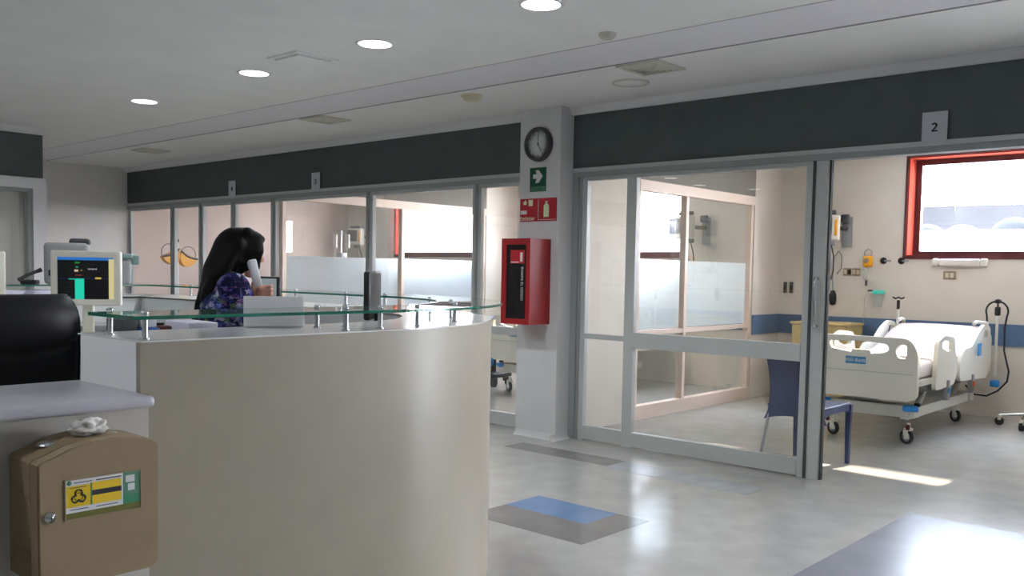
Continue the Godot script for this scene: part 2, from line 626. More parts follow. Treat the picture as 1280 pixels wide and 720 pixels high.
func rear_wall():
	var ws := [[-11.80, -9.70], [-8.28, -6.24], [-3.43, -1.35]]
	var w := struct("wall_rear", "cream rear wall of the patient rooms under high windows", "wall")
	var b := MB.new()
	var xs := [-13.4]
	for q in ws:
		xs.append(q[0])
		xs.append(q[1])
	xs.append(0.2)
	for i in xs.size() - 1:
		if i % 2 == 0:
			b.bb(xs[i], xs[i + 1], 0, CH, ZR - 0.30, ZR)
		else:
			b.bb(xs[i], xs[i + 1], 0, 1.64, ZR - 0.30, ZR)
			b.bb(xs[i], xs[i + 1], 2.70, CH, ZR - 0.30, ZR)
	put(b, "plaster", M.cream_wall, w)
	window(1, -3.43, -1.35, -3.02, "red framed high window above the hospital bed")
	window(2, -8.28, -6.24, -7.9, "dark framed window of the middle room behind glass")
	window(3, -11.80, -9.70, -11.4, "bright window of the far room with an orange jamb")
	var d := struct("trim_1", "blue bumper strip along the cream wall behind the bed", "trim")
	put(MB.new().bb(XP2 + 0.05, -0.72, 0.735, 0.955, ZR, ZR + 0.02), "strip", M.dado, d)
	var d2 := struct("trim_2", "blue bumper strip on the rear wall of the middle room", "trim")
	put(MB.new().bb(XP3 + 0.05, XP2 - 0.05, 0.735, 0.955, ZR, ZR + 0.02), "strip", M.dado, d2)
	var d3 := struct("trim_3", "short blue bumper strip beside the glazed partition's end post", "trim")
	put(MB.new().bb(XP2 + 0.05, XP2 + 0.068, 0.735, 0.955, ZR + 0.02, -9.53), "strip", M.dado, d3)
	var sk := struct("baseboard_rear", "cream coved skirting of the rear wall", "skirting")
	put(MB.new().bb(XP2 + 0.05, -0.72, 0, 0.07, ZR, ZR + 0.012), "strip", M.cream_wall, sk)
	for s in [["wall_room_end", -13.3, -13.1, "cream end wall of the far room"], ["wall_room_side", -0.72, -0.6, "cream side wall of the near room"]]:
		var e := struct(s[0], s[3], "wall")
		put(MB.new().bb(s[1], s[2], 0, CH, ZR, ZW - 0.06), "plaster", M.rose_wall if s[1] < -10.0 else M.cream_wall, e)

# one glazed bay: outer frame members and panes between x0 and x1
func bay(parent: Node, x0: float, x1: float, rail0: float, rail1: float, m: Material, z: float, stile := 0.05, foot := 0.125, top := 2.19, stile2 := -1.0):
	var st2 := stile if stile2 < 0.0 else stile2
	var d := 0.045
	put(MB.new().bb(x0, x0 + stile, 0.0, top, z - d / 2, z + d / 2), "stile", m, parent)
	put(MB.new().bb(x1 - st2, x1, 0.0, top, z - d / 2, z + d / 2), "stile", m, parent)
	put(MB.new().bb(x0 + stile, x1 - st2, 0.012, foot, z - d / 2 - 0.004, z + d / 2 + 0.004), "bottom_rail", m, parent)
	put(MB.new().bb(x0 + stile, x1 - st2, rail0, rail1, z - d / 2 - 0.006, z + d / 2 + 0.006), "middle_rail", m, parent)
	put(MB.new().bb(x0 + stile, x1 - st2, top - 0.03, top, z - d / 2, z + d / 2), "top_rail", m, parent)
	put(MB.new().bb(x0 + stile, x1 - st2, foot, rail0, z - 0.004, z + 0.004), "pane", M.glass, parent)
	put(MB.new().bb(x0 + stile, x1 - st2, rail1, top - 0.03, z - 0.004, z + 0.004), "pane", M.glass, parent)

func fronts():
	for s in [["wall_front_far", XF, -5.18, "charcoal header over the glazing left of the column"], ["wall_front_near", -4.74, 3.6, "charcoal header over the glazing right of the column"]]:
		var w := struct(s[0], s[3], "wall")
		put(MB.new().bb(s[1], s[2], 2.262, CH, ZW - 0.06, ZW + 0.02), "header_band", M.charcoal, w)
		cove(s[1], s[2], ZW + 0.02, w)
		put(MB.new().bb(s[1], s[2], 2.232, 2.262, ZW - 0.07, ZW + 0.035), "track_lip", M.alu, w)
		put(MB.new().bb(s[1], s[2], 2.19, 2.232, ZW - 0.07, ZW + 0.022), "track", M.alu_dark, w)
	# near room: fixed light, sliding leaf, second leaf edge
	var d1 := struct("window_4", "narrow fixed glass panel in an aluminium frame beside the column", "glass panel")
	put(MB.new().bb(-4.74, -4.68, 0, 2.19, ZW - 0.07, ZW + 0.02), "jamb", M.alu_dark, d1)
	put(MB.new().bb(-4.68, -4.655, 0, 2.19, ZW - 0.06, ZW + 0.0), "seal", M.alu_dark, d1)
	bay(d1, -4.655, -4.16, 0.855, 0.895, M.alu, ZW - 0.03)
	var d2 := struct("door_1", "glass sliding door with aluminium frame in front of blue chair", "sliding door")
	bay(d2, -4.205, -2.665, 0.81, 0.93, M.alu, ZW + 0.02 - 0.045, 0.09, 0.125, 2.19, 0.05)
	put(MB.new().bb(-2.665, -2.645, 0.0, 2.19, ZW - 0.05, ZW + 0.012), "seal", M.seal, d2)
	put(MB.new().bb(-2.645, -2.56, 0.0, 2.19, ZW - 0.06, ZW + 0.005), "closing_post", M.alu, d2)
	put(MB.new().bb(-2.56, -2.548, 0.0, 2.19, ZW - 0.055, ZW - 0.02), "brush", M.seal, d2)
	var h := MB.new()
	h.tube([Vector3(-2.605, 1.39, ZW + 0.005), Vector3(-2.605, 1.39, ZW + 0.05), Vector3(-2.605, 1.36, ZW + 0.06), Vector3(-2.602, 1.09, ZW + 0.06), Vector3(-2.602, 1.062, ZW + 0.05), Vector3(-2.602, 1.062, ZW + 0.005)], 0.011)
	put(h, "pull_handle", M.chrome, d2)
	var d3 := struct("window_5", "fixed glass panel beyond the open doorway at the right", "glass panel")
	bay(d3, -0.9, 0.9, 0.81, 0.93, M.alu, ZW - 0.03, 0.06)
	var w2 := struct("wall_front_right", "white wall beyond the near room", "wall")
	put(MB.new().bb(0.9, 3.6, 0, 2.19, ZW - 0.06, ZW + 0.0), "plaster", M.white_paint, w2)
	# far stretch
	var posts := [-12.75, -11.51, -10.78, -10.02, -9.16, -7.43, -5.87, -5.18]
	var names := ["leftmost fixed glass panel against the far wall", "fixed glass panel in front of the yellow pouches", "narrow glass panel under the room number left of the nurse",
		"glass panel behind the nurse's long black hair", "wide glass panel between nurse and black screen edge", "wide glass sliding door left of the red cabinet", "narrow glass panel beside the column behind red cabinet"]
	for i in posts.size() - 1:
		var wd := struct("window_%d" % (6 + i), names[i], "glass panel")
		bay(wd, posts[i] + 0.012, posts[i + 1] - 0.012, 0.83, 0.90, M.alu, ZW - 0.03, 0.035 if i != 5 else 0.05)
	for i in range(1, posts.size() - 1):
		var p := struct("trim_%d" % (4 + i), ["first", "second", "third", "fourth", "fifth", "sixth"][i - 1] + " slim aluminium post of the glazed front from the far wall", "post")
		put(MB.new().bb(posts[i] - 0.012, posts[i] + 0.012, 0, 2.19, ZW - 0.07, ZW + 0.02), "post", M.alu_dark, p)

func partition(n: int, x: float, zs: Array, solid: Array, label: String):
	var w := struct("wall_partition_%d" % n, label, "partition")
	put(MB.new().bb(x - 0.05, x + 0.05, 2.29, CH, zs[-1], zs[0]), "upper_panel", M.taupe, w)
	put(MB.new().bb(x - 0.055, x + 0.055, 2.19, 2.29, zs[-1], zs[0]), "head_rail", M.beige_frame, w)
	for s in solid:
		put(MB.new().bb(x - 0.05, x + 0.05, 0, CH, s[0], s[1]), "solid_panel", M.cream_wall, w)
	put(MB.new().bb(x - 0.045, x + 0.045, 0, 0.13, zs[-1], zs[0]), "plinth", M.beige_frame, w)
	for i in zs.size():
		var zz: float = zs[i] - 0.025 if i == 0 else (zs[i] + 0.025 if i == zs.size() - 1 else zs[i])
		put(MB.new().bb(x - 0.035, x + 0.035, 0.13, 2.19, zz - 0.025, zz + 0.025), "post", M.beige_frame, w)
	for i in zs.size() - 1:
		var a: float = zs[i] - (0.05 if i == 0 else 0.025)
		var b: float = zs[i + 1] + (0.05 if i == zs.size() - 2 else 0.025)
		put(MB.new().bb(x - 0.03, x + 0.03, 0.81, 0.855, b, a), "middle_rail", M.beige_frame, w)
		put(MB.new().bb(x - 0.004, x + 0.004, 0.13, 0.81, b, a), "pane", M.dusty_glass, w)
		put(MB.new().bb(x - 0.004, x + 0.004, 0.855, 2.19, b, a), "pane", M.dusty_glass, w)
		var fm := MB.new()
		var fx := x - 0.0052
		fm.quad(Vector3(fx, 0.862, b + 0.03), Vector3(fx, 1.54, b + 0.03), Vector3(fx, 1.54, a - 0.03), Vector3(fx, 0.862, a - 0.03), Vector3(fx + 1, 1, b))
		put(fm, "frosted_film", M.film, w)

func partitions():
	partition(1, XP2, [-7.22, -8.11, -9.53], [[-7.22, ZW - 0.06], [ZR, -9.53]], "glazed partition with frosted band left of the bed")
	partition(2, XP3, [-6.12, -7.97, -9.53], [[ZR, -9.53]], "long glazed partition with frosted band behind the station")

func outside():
	var g := struct("ground_outside", "pale ground outside the windows", "ground")
	put(MB.new().bb(-140, 120, -4.2, -4.0, -220, -10.6), "ground", M.ground, g)
	var s := struct("added_sun_blocker", "added unseen slab outside that cuts the sunlight to a strip", "added_sun_blocker")  # unseen slab added to block the sun down to a narrow floor strip
	put(MB.new().bb(-13.5, 1.0, 3.94, 4.06, -10.5 - 3.6, -10.5 - 2.38), "slab", M.concrete, s)
	for x in [-13.3, -9.0, -4.8, 0.5]:
		put(MB.new().bb(x - 0.06, x + 0.06, 3.88, 3.94, -14.1, -10.5), "bracket", M.concrete, s)
	var h := thing("white_building", "low white building with a flat roof seen through the windows", "building", Vector3(-20, -4, -42))
	put(MB.new().bb(-40, 40, 0, 7.3, -6, 0), "block", M.facade, h)
	put(MB.new().bb(-40.2, 40.2, 7.3, 7.5, -6.2, 0.2), "parapet", M.concrete, h)
	var r := RandomNumberGenerator.new()
	r.seed = 5
	var tr := thing("tree_row", "grey green row of trees beyond the white building", "trees", Vector3(-30, -4, -80))
	tr.set_meta("kind", "stuff")
	for k in 62:
		var b := MB.new()
		var rr := r.randf_range(1.5, 2.6)
		var prof := []
		for i in 9:
			var a := -PI / 2 + PI * i / 8
			prof.append(Vector2(cos(a) * rr, 7.6 + sin(a) * rr * 1.05))
		b.lathe(prof, Transform3D(Basis.IDENTITY, Vector3(-60 + k * 1.97 + r.randf_range(-0.8, 0.8), r.randf_range(-0.6, 0.7), r.randf_range(-3, 3))), 10)
		put(b, "crown", M.foliage, tr)
	var hl := thing("distant_hill", "hazy lavender ridge on the horizon outside", "hill", Vector3(-40, -4, -190))
	var poly := [Vector2(-110, 0), Vector2(-110, 17), Vector2(-70, 18.5), Vector2(-30, 19.2), Vector2(0, 19), Vector2(40, 20), Vector2(90, 18), Vector2(110, 16), Vector2(110, 0)]
	put(MB.new().prism(poly, -8, 8), "ridge", M.hill, hl)

# ---------------------------------------------------------------- ceiling fittings
func downlight(at: Vector3, label: String, e := 1.75) -> Node3D:
	var t := thing("downlight", label, "downlight", at, 0.0, "round recessed ceiling downlights")
	var rim := MB.new()
	rim.lathe([Vector2(0.10, 0.004), Vector2(0.10, -0.004), Vector2(0.112, -0.006), Vector2(0.12, -0.002), Vector2(0.12, 0.004)], Transform3D.IDENTITY, 28)
	put(rim, "rim", M.cove, t)
	var d := MB.new()
	d.lathe([Vector2(0, -0.005), Vector2(0.10, -0.0045), Vector2(0.10, 0.003), Vector2(0, 0.003)], Transform3D.IDENTITY, 28)
	put(d, "diffuser", M.lamp, t)
	var l := SpotLight3D.new()
	l.name = "lamp"
	l.light_color = Color(0.97, 0.99, 1.0)
	l.light_energy = e
	l.spot_range = 14.0
	l.spot_angle = 80.0
	l.spot_angle_attenuation = 0.6
	l.spot_attenuation = 2.0
	l.light_size = 0.09
	l.shadow_enabled = true
	l.position = Vector3(0, -0.02, 0)
	l.rotation_degrees = Vector3(-90, 0, 0)
	t.add_child(l)
	return t

func ceiling_fittings():
	var ls := [[-3.06, -3.60, "largest lit downlight at the top of the picture"], [-4.37, -3.60, "second nearest lit downlight over the counter"],
		[-5.70, -3.61, "third lit downlight beside the closed ceiling vent"], [-7.42, -3.66, "smallest lit downlight farthest along the row"]]
	for l in ls:
		downlight(Vector3(l[0], CH, l[1]), l[2])
	for l in [[-3.0, 0.3, "lit downlight nearest the viewer above the side counter"], [-4.4, 0.3, "second lit downlight left of the viewer"], [0.9, -3.6, "lit downlight of the row far right of the picture"],
		[-7.0, -1.0, "lit downlight over the station's far leg mirrored in the door"], [-7.2, 0.1, "middle downlight of the side row mirrored in the door"], [-6.8, 1.1, "last downlight of the side row mirrored in the door"]]:
		downlight(Vector3(l[0], CH, l[1]), l[2], 0.8 if l[0] < -6.0 else 1.75)
	for l in [[-2.75, -8.3, "added unseen fill light over the bed in the near room", 1.6], [-7.0, -8.3, "added unseen fill light in the middle room", 3.6]]:  # unseen lights added to fill the rooms and brighten their walls
		var t := thing("added_fill_light", l[2], "ceiling light", Vector3(l[0], CH, l[1]), 0.0, "added square fill lights of the rooms")
		var fb := MB.new()
		fb.bb(-0.31, 0.31, -0.02, 0, 0.29, 0.31).bb(-0.31, 0.31, -0.02, 0, -0.31, -0.29).bb(-0.31, -0.29, -0.02, 0, -0.29, 0.29).bb(0.29, 0.31, -0.02, 0, -0.29, 0.29)
		put(fb, "frame", M.cove, t)
		put(MB.new().bb(-0.29, 0.29, -0.012, 0, -0.29, 0.29), "diffuser", M.lamp, t)
		var al := AreaLight3D.new()
		al.name = "lamp"
		al.area_size = Vector2(0.58, 0.58)
		al.light_color = Color(1.0, 0.98, 0.95)
		al.light_energy = l[3]
		al.area_range = 14.0
		al.shadow_enabled = true
		al.position = Vector3(0, -0.03, 0)
		al.rotation_degrees = Vector3(-90, 0, 0)
		t.add_child(al)
	# diffusers: frame, stepped louvres
	var vents := [[-5.05, -3.56, 0.0, "closed pale ceiling vent beside a lit downlight"], [-3.40, -5.13, 0.0, "nearest square ceiling vent above the clock wall"],
		[-6.91, -5.12, 0.0, "middle square ceiling vent over the dark header"], [-10.5, -5.25, 0.0, "farthest square ceiling vent near the end wall"]]
	for i in vents.size():
		var v = vents[i]
		var t := thing("ceiling_vent", v[3], "vent", Vector3(v[0], CH, v[1]), 0.0, "square ceiling vents")
		var fr := MB.new()
		var s := 0.165
		fr.bb(-s, s, -0.012, 0.0, s - 0.03, s).bb(-s, s, -0.012, 0.0, -s, -s + 0.03)
		fr.bb(-s, -s + 0.03, -0.012, 0.0, -s + 0.03, s - 0.03).bb(s - 0.03, s, -0.012, 0.0, -s + 0.03, s - 0.03)
		put(fr, "frame", M.ceil if i == 0 else M.diffuser, t)
		if i == 0:
			put(MB.new().bb(-0.128, 0.128, -0.022, -0.006, -0.128, 0.128), "cover_plate", M.ceil, t)
		else:
			put(MB.new().bb(-0.135, 0.135, -0.002, 0.0, -0.135, 0.135), "backing", M.dark_grey, t)
			for k in 4:
				var q := 0.132 - k * 0.031
				var b := MB.new()
				for rot in 4:
					var bs := Basis(Vector3.UP, rot * PI / 2)
					b.box(bs * Vector3(0, -0.012 - k * 0.003, q - 0.012), Vector3(2 * q - 0.01, 0.003, 0.030), bs * Basis(Vector3.RIGHT, -0.5))
				put(b, "louvre_ring", M.diffuser, t)
	var sp := thing("ceiling_speaker", "flush white disc in the ceiling below the nearest vent", "speaker", Vector3(-3.78, CH, -5.45))
	var b2 := MB.new()
	b2.lathe([Vector2(0, -0.006), Vector2(0.115, -0.006), Vector2(0.118, 0)], Transform3D.IDENTITY, 28)
	put(b2, "grille", M.ceil, sp)
	var b3 := MB.new()
	b3.lathe([Vector2(0.115, -0.004), Vector2(0.118, -0.010), Vector2(0.13, -0.009), Vector2(0.134, 0)], Transform3D.IDENTITY, 28)
	put(b3, "rim", M.diffuser, sp)
	var sd := thing("smoke_detector", "round cream smoke detector on the ceiling left of the column", "detector", Vector3(-5.03, CH, -5.11))
	var b4 := MB.new()
	b4.lathe([Vector2(0, -0.045), Vector2(0.05, -0.045), Vector2(0.068, -0.036), Vector2(0.07, -0.016), Vector2(0.085, -0.014), Vector2(0.085, 0)], Transform3D.IDENTITY, 28)
	put(b4, "body", M.cream_disc, sd)
	var nd := thing("ceiling_sensor", "small half hidden sensor cap beside the access panel strip", "sensor", Vector3(-3.13, CH, -4.27))
	var b5 := MB.new()
	b5.lathe([Vector2(0, -0.03), Vector2(0.035, -0.03), Vector2(0.05, -0.012), Vector2(0.052, 0)], Transform3D.IDENTITY, 24)
	put(b5, "cap", M.diffuser, nd)
	# room numbers
	for s in [[-1.878, "2", "white plate numbered 2 above the open near doorway"], [-8.28, "3", "white number plate in the middle of the far header"], [-9.97, "4", "leftmost white number plate above the nurse's head"]]:
		var t := thing("room_sign", s[2], "sign", Vector3(s[0], 2.246, ZW + 0.036), 0.0, "room number plates on the header")
		put(MB.new().bb(-0.075, 0.075, 0.0, 0.192, 0.0, 0.006), "plate", M.sign_grey, t)
		text(s[1], 0.075, 0.002, M.ink, t, Vector3(0, 0.095, 0.007), Vector3.ZERO, "numeral", true)

# ---------------------------------------------------------------- column
func column_things():
	var z := -5.86
	var ck := thing("wall_clock", "round white wall clock with a thick dark rim on column", "clock", Vector3(-4.965, 2.462, z))
	var up := Transform3D(Basis(Vector3.RIGHT, PI / 2), Vector3.ZERO)
	put(MB.new().lathe([Vector2(0.112, 0.012), Vector2(0.114, 0.03), Vector2(0.125, 0.045), Vector2(0.138, 0.042), Vector2(0.143, 0.02), Vector2(0.143, 0.0)], up, 40), "rim", M.dark_grey, ck)
	put(MB.new().lathe([Vector2(0, 0.022), Vector2(0.114, 0.022), Vector2(0.114, 0.0)], up, 40), "dial", M.dial, ck)
	for i in 12:
		var a := TAU * i / 12
		var tk := MB.new()
		tk.box(Vector3(sin(a) * 0.098, cos(a) * 0.098, 0.0225), Vector3(0.005, 0.016, 0.001), Basis(Vector3.BACK, -a))
		put(tk, "tick", M.ink, ck)
	put(MB.new().box(Vector3(0.0, 0.038, 0.0245), Vector3(0.005, 0.09, 0.0015)), "minute_hand", M.ink, ck)
	put(MB.new().box(Vector3(0.016, -0.026, 0.026), Vector3(0.007, 0.075, 0.0015), Basis(Vector3.BACK, -deg_to_rad(148))), "hour_hand", M.ink, ck)
	put(MB.new().lathe([Vector2(0, 0.029), Vector2(0.007, 0.028), Vector2(0.008, 0.022)], up, 14), "hub", M.ink, ck)
	put(MB.new().lathe([Vector2(0, 0.036), Vector2(0.06, 0.035), Vector2(0.116, 0.032), Vector2(0.116, 0.030), Vector2(0, 0.033)], up, 40), "cover_glass", M.glass, ck)

	var ar := thing("exit_sign", "green sign with a white arrow pointing right", "sign", Vector3(-4.975, 2.172, z))
	put(MB.new().bb(-0.088, 0.088, -0.10, 0.10, 0, 0.004), "board", M.sign_green, ar)
	var arrow := [Vector2(-0.052, 0.045), Vector2(-0.012, 0.045), Vector2(-0.028, 0.078), Vector2(0.008, 0.078), Vector2(0.052, 0.026), Vector2(0.008, -0.028), Vector2(-0.028, -0.028), Vector2(-0.012, 0.008), Vector2(-0.052, 0.008)]
	put(MB.new().prism(arrow, 0.004, 0.0055), "arrow", M.sign_white, ar)
	put(MB.new().bb(-0.08, 0.08, -0.095, -0.058, 0.004, 0.005), "text_band", M.sign_pale_green, ar)
	text("SALIDA", 0.030, 0.001, M.sign_green, ar, Vector3(0, -0.077, 0.0058))

	var ex := thing("extinguisher_sign", "red extinguisher sign above the red cabinet", "sign", Vector3(-4.967, 1.92, z))
	put(MB.new().bb(-0.2, 0.2, -0.096, 0.096, 0, 0.004), "board", M.sign_red, ex)
	var bottle := [Vector2(0.062, -0.062), Vector2(0.118, -0.062), Vector2(0.118, 0.03), Vector2(0.108, 0.046), Vector2(0.098, 0.05), Vector2(0.098, 0.062), Vector2(0.112, 0.07), Vector2(0.078, 0.07), Vector2(0.082, 0.05), Vector2(0.072, 0.046), Vector2(0.062, 0.03)]
	put(MB.new().prism(bottle, 0.004, 0.0055), "extinguisher_symbol", M.sign_cream, ex)
	var flame := [Vector2(-0.16, 0.045), Vector2(-0.13, 0.045), Vector2(-0.125, 0.065), Vector2(-0.14, 0.085), Vector2(-0.15, 0.07), Vector2(-0.165, 0.075)]
	put(MB.new().prism(flame, 0.004, 0.0055), "flame_symbol", M.sign_cream, ex)
	put(MB.new().bb(-0.105, -0.058, 0.035, 0.085, 0.004, 0.0055), "symbol_square", M.sign_cream, ex)
	put(MB.new().bb(-0.192, -0.125, -0.035, -0.003, 0.004, 0.0055), "sticker", M.sign_white, ex)
	put(MB.new().bb(0.0, 0.004, -0.08, 0.085, 0.004, 0.005), "divider", M.sign_white, ex)
	put(MB.new().bb(0.0, 0.19, -0.084, -0.081, 0.004, 0.005), "divider", M.sign_white, ex)
	text("Extintor", 0.042, 0.001, M.sign_cream, ex, Vector3(-0.115, -0.072, 0.0055), Vector3.ZERO, "lettering", true)

	# cabinet for the extinguisher
	var cb := thing("extinguisher_cabinet", "deep red extinguisher cabinet with a dark glazed door on column", "cabinet", Vector3(-4.98, 0.968, -5.86))
	var w := 0.157
	var h := 0.704
	var dp := 0.26
	var bd := MB.new()
	bd.bb(-w, -w + 0.004, 0, h, 0, dp - 0.014).bb(w - 0.004, w, 0, h, 0, dp - 0.014)
	bd.bb(-w + 0.004, w - 0.004, 0, 0.004, 0, dp - 0.014).bb(-w + 0.004, w - 0.004, h - 0.004, h, 0, dp - 0.014)
	bd.bb(-w + 0.004, w - 0.004, 0.004, h - 0.004, 0, 0.004)
	put(bd, "body", M.red, cb)
	var dr := MB.new()
	dr.bb(-w, -w + 0.055, 0, h, dp - 0.013, dp).bb(w - 0.045, w, 0, h, dp - 0.013, dp)
	dr.bb(-w + 0.055, w - 0.045, 0, 0.045, dp - 0.013, dp).bb(-w + 0.055, w - 0.045, h - 0.05, h, dp - 0.013, dp)
	var door := put(dr, "door", M.red, cb)
	var gl := mat(Color(0.07, 0.06, 0.065, 0.72), 0.06)
	gl.transparency = BaseMaterial3D.TRANSPARENCY_ALPHA
	put(MB.new().bb(-w + 0.055, w - 0.045, 0.045, h - 0.05, dp - 0.010, dp - 0.006), "tinted_pane", gl, door)
	var stk := put(MB.new().bb(-0.062, 0.092, h - 0.205, h - 0.095, dp - 0.006, dp - 0.005), "sticker", M.sign_red, door)
	put(MB.new().bb(0.045, 0.07, h - 0.19, h - 0.115, dp - 0.005, dp - 0.0042), "bottle_symbol", M.sign_white, door)
	put(MB.new().bb(-0.055, 0.03, h - 0.198, h - 0.19, dp - 0.005, dp - 0.0042), "sticker_line", M.sign_white, door)
	text("ROMPA EL VIDRIO", 0.034, 0.001, M.sign_white, door, Vector3(0.068, h - 0.37, dp - 0.0045), Vector3(0, 0, -PI / 2))
	var fe := thing("fire_extinguisher", "red fire extinguisher behind the cabinet's dark pane", "extinguisher", Vector3(-4.98, 0.973, -5.74))
	put(MB.new().lathe([Vector2(0, 0), Vector2(0.07, 0), Vector2(0.075, 0.01), Vector2(0.075, 0.38), Vector2(0.06, 0.44), Vector2(0.025, 0.47), Vector2(0.025, 0.5), Vector2(0, 0.5)], Transform3D.IDENTITY, 20), "cylinder", M.red, fe)
	put(MB.new().box(Vector3(0, 0.53, 0.02), Vector3(0.03, 0.06, 0.10)), "valve_handle", M.black, fe)
	put(MB.new().tube([Vector3(0.02, 0.50, 0.0), Vector3(0.08, 0.47, 0.02), Vector3(0.09, 0.36, 0.04), Vector3(0.085, 0.2, 0.04)], 0.01, 8), "hose", M.black, fe)

# ---------------------------------------------------------------- nurses' station
func station_path() -> Array:
	var p := []
	for k in 6:
		p.append(Vector2(-2.55, -1.24 - 0.98 * k / 5.0))
	var n := 26
	for k in range(1, n + 1):
		var a := PI / 2 * k / n
		p.append(Vector2(-3.83 + 1.28 * cos(a), -2.22 - 1.28 * sin(a)))
	for k in range(1, 9):
		p.append(Vector2(-3.83 - 2.62 * k / 8.0, -3.5))
	for k in range(1, 9):
		var a := PI / 2 * k / 8
		p.append(Vector2(-6.45 - 0.3 * sin(a), -3.2 - 0.3 * cos(a)))
	for k in range(1, 5):
		p.append(Vector2(-6.75, -3.2 + 2.0 * k / 4.0))
	return p

func sub(path: Array, a: int, b: int) -> Array:
	return path.slice(a, b + 1)

func station():
	var path := station_path()
	var s := thing("nurse_station", "curved cream reception counter with glossy white top", "counter")
	put(MB.new().strip(path, 0.0, -0.025, 0.0, 1.175), "front_panel", M.desk_cream, s)
	put(MB.new().strip(path, 0.0, -0.42, 1.1752, 1.18), "counter_top", M.desk_white, s)
	put(MB.new().strip(path, -0.38, -0.40, 0.0, 1.166), "inner_panel", M.desk_end, s)
	put(MB.new().bb(-2.95, -2.576, 0.0, 1.175, -1.27, -1.2405), "end_panel", M.desk_end, s)
	put(MB.new().strip([Vector2(-2.55, -1.45)] + sub(path, 3, path.size() - 1), -0.405, -0.80, 0.97, 1.0), "inner_worktop", M.grey_plastic, s)
	put(MB.new().strip(sub(path, 7, path.size() - 1), -0.74, -0.76, 0.0, 0.97), "inner_panel", M.desk_end, s)
	# glass ledge in bent sheets on posts
	var g := thing("glass_ledge", "green edged glass ledge on short chrome posts along counter", "glass ledge")
	var cuts := [[0, 5], [5, 18], [18, 31], [31, 40], [40, path.size() - 1]]
	var ext: Array = path.duplicate()
	ext[0] = Vector2(-2.55, -1.2)
	for c in cuts:
		var pc := sub(ext, c[0], c[1])
		# a small joint at each end
		var d0: Vector2 = (pc[1] - pc[0]).normalized() * 0.003
		pc[0] += d0
		pc[-1] -= (pc[-1] - pc[-2]).normalized() * 0.003
		var sheet := put(MB.new().strip(pc, 0.047, -0.247, 1.245, 1.255), "glass_sheet", M.ledge_glass, g)
		put(MB.new().strip(pc, 0.0505, 0.0475, 1.2448, 1.2552), "polished_edge", M.glass_edge, sheet)
		put(MB.new().strip(pc, -0.2475, -0.2505, 1.2448, 1.2552), "polished_edge", M.glass_edge, sheet)
		if c[0] == 0:
			put(MB.new().bb(-2.80, -2.50, 1.2448, 1.2552, -1.2035, -1.1995), "polished_edge", M.glass_edge, sheet)
	var spots := [Vector2(-2.85, -1.29), Vector2(-2.61, -1.285), Vector2(-2.77, -2.02), Vector2(-2.77, -2.15), Vector2(-2.60, -2.02), Vector2(-2.615, -2.19), Vector2(-2.665, -2.42), Vector2(-2.80, -2.76),
		Vector2(-3.05, -2.98), Vector2(-3.45, -3.22), Vector2(-4.02, -3.4), Vector2(-4.30, -3.34), Vector2(-4.89, -3.4), Vector2(-5.6, -3.4), Vector2(-6.2, -3.4), Vector2(-6.6, -2.9), Vector2(-6.6, -2.1)]
	for q in spots:
		var po := put(MB.new().cyl(Vector3(q.x, 1.18, q.y), Vector3(q.x, 1.245, q.y), 0.009, 14), "post", M.chrome, g)
		put(MB.new().lathe([Vector2(0, 0.265), Vector2(0.010, 0.264), Vector2(0.012, 0.255), Vector2(0, 0.255)], Transform3D(Basis.IDENTITY, Vector3(q.x, 1.0, q.y)), 14), "cap", M.chrome, po)
		put(MB.new().cyl(Vector3(q.x, 1.18, q.y), Vector3(q.x, 1.184, q.y), 0.016, 14), "foot_disc", M.chrome, po)

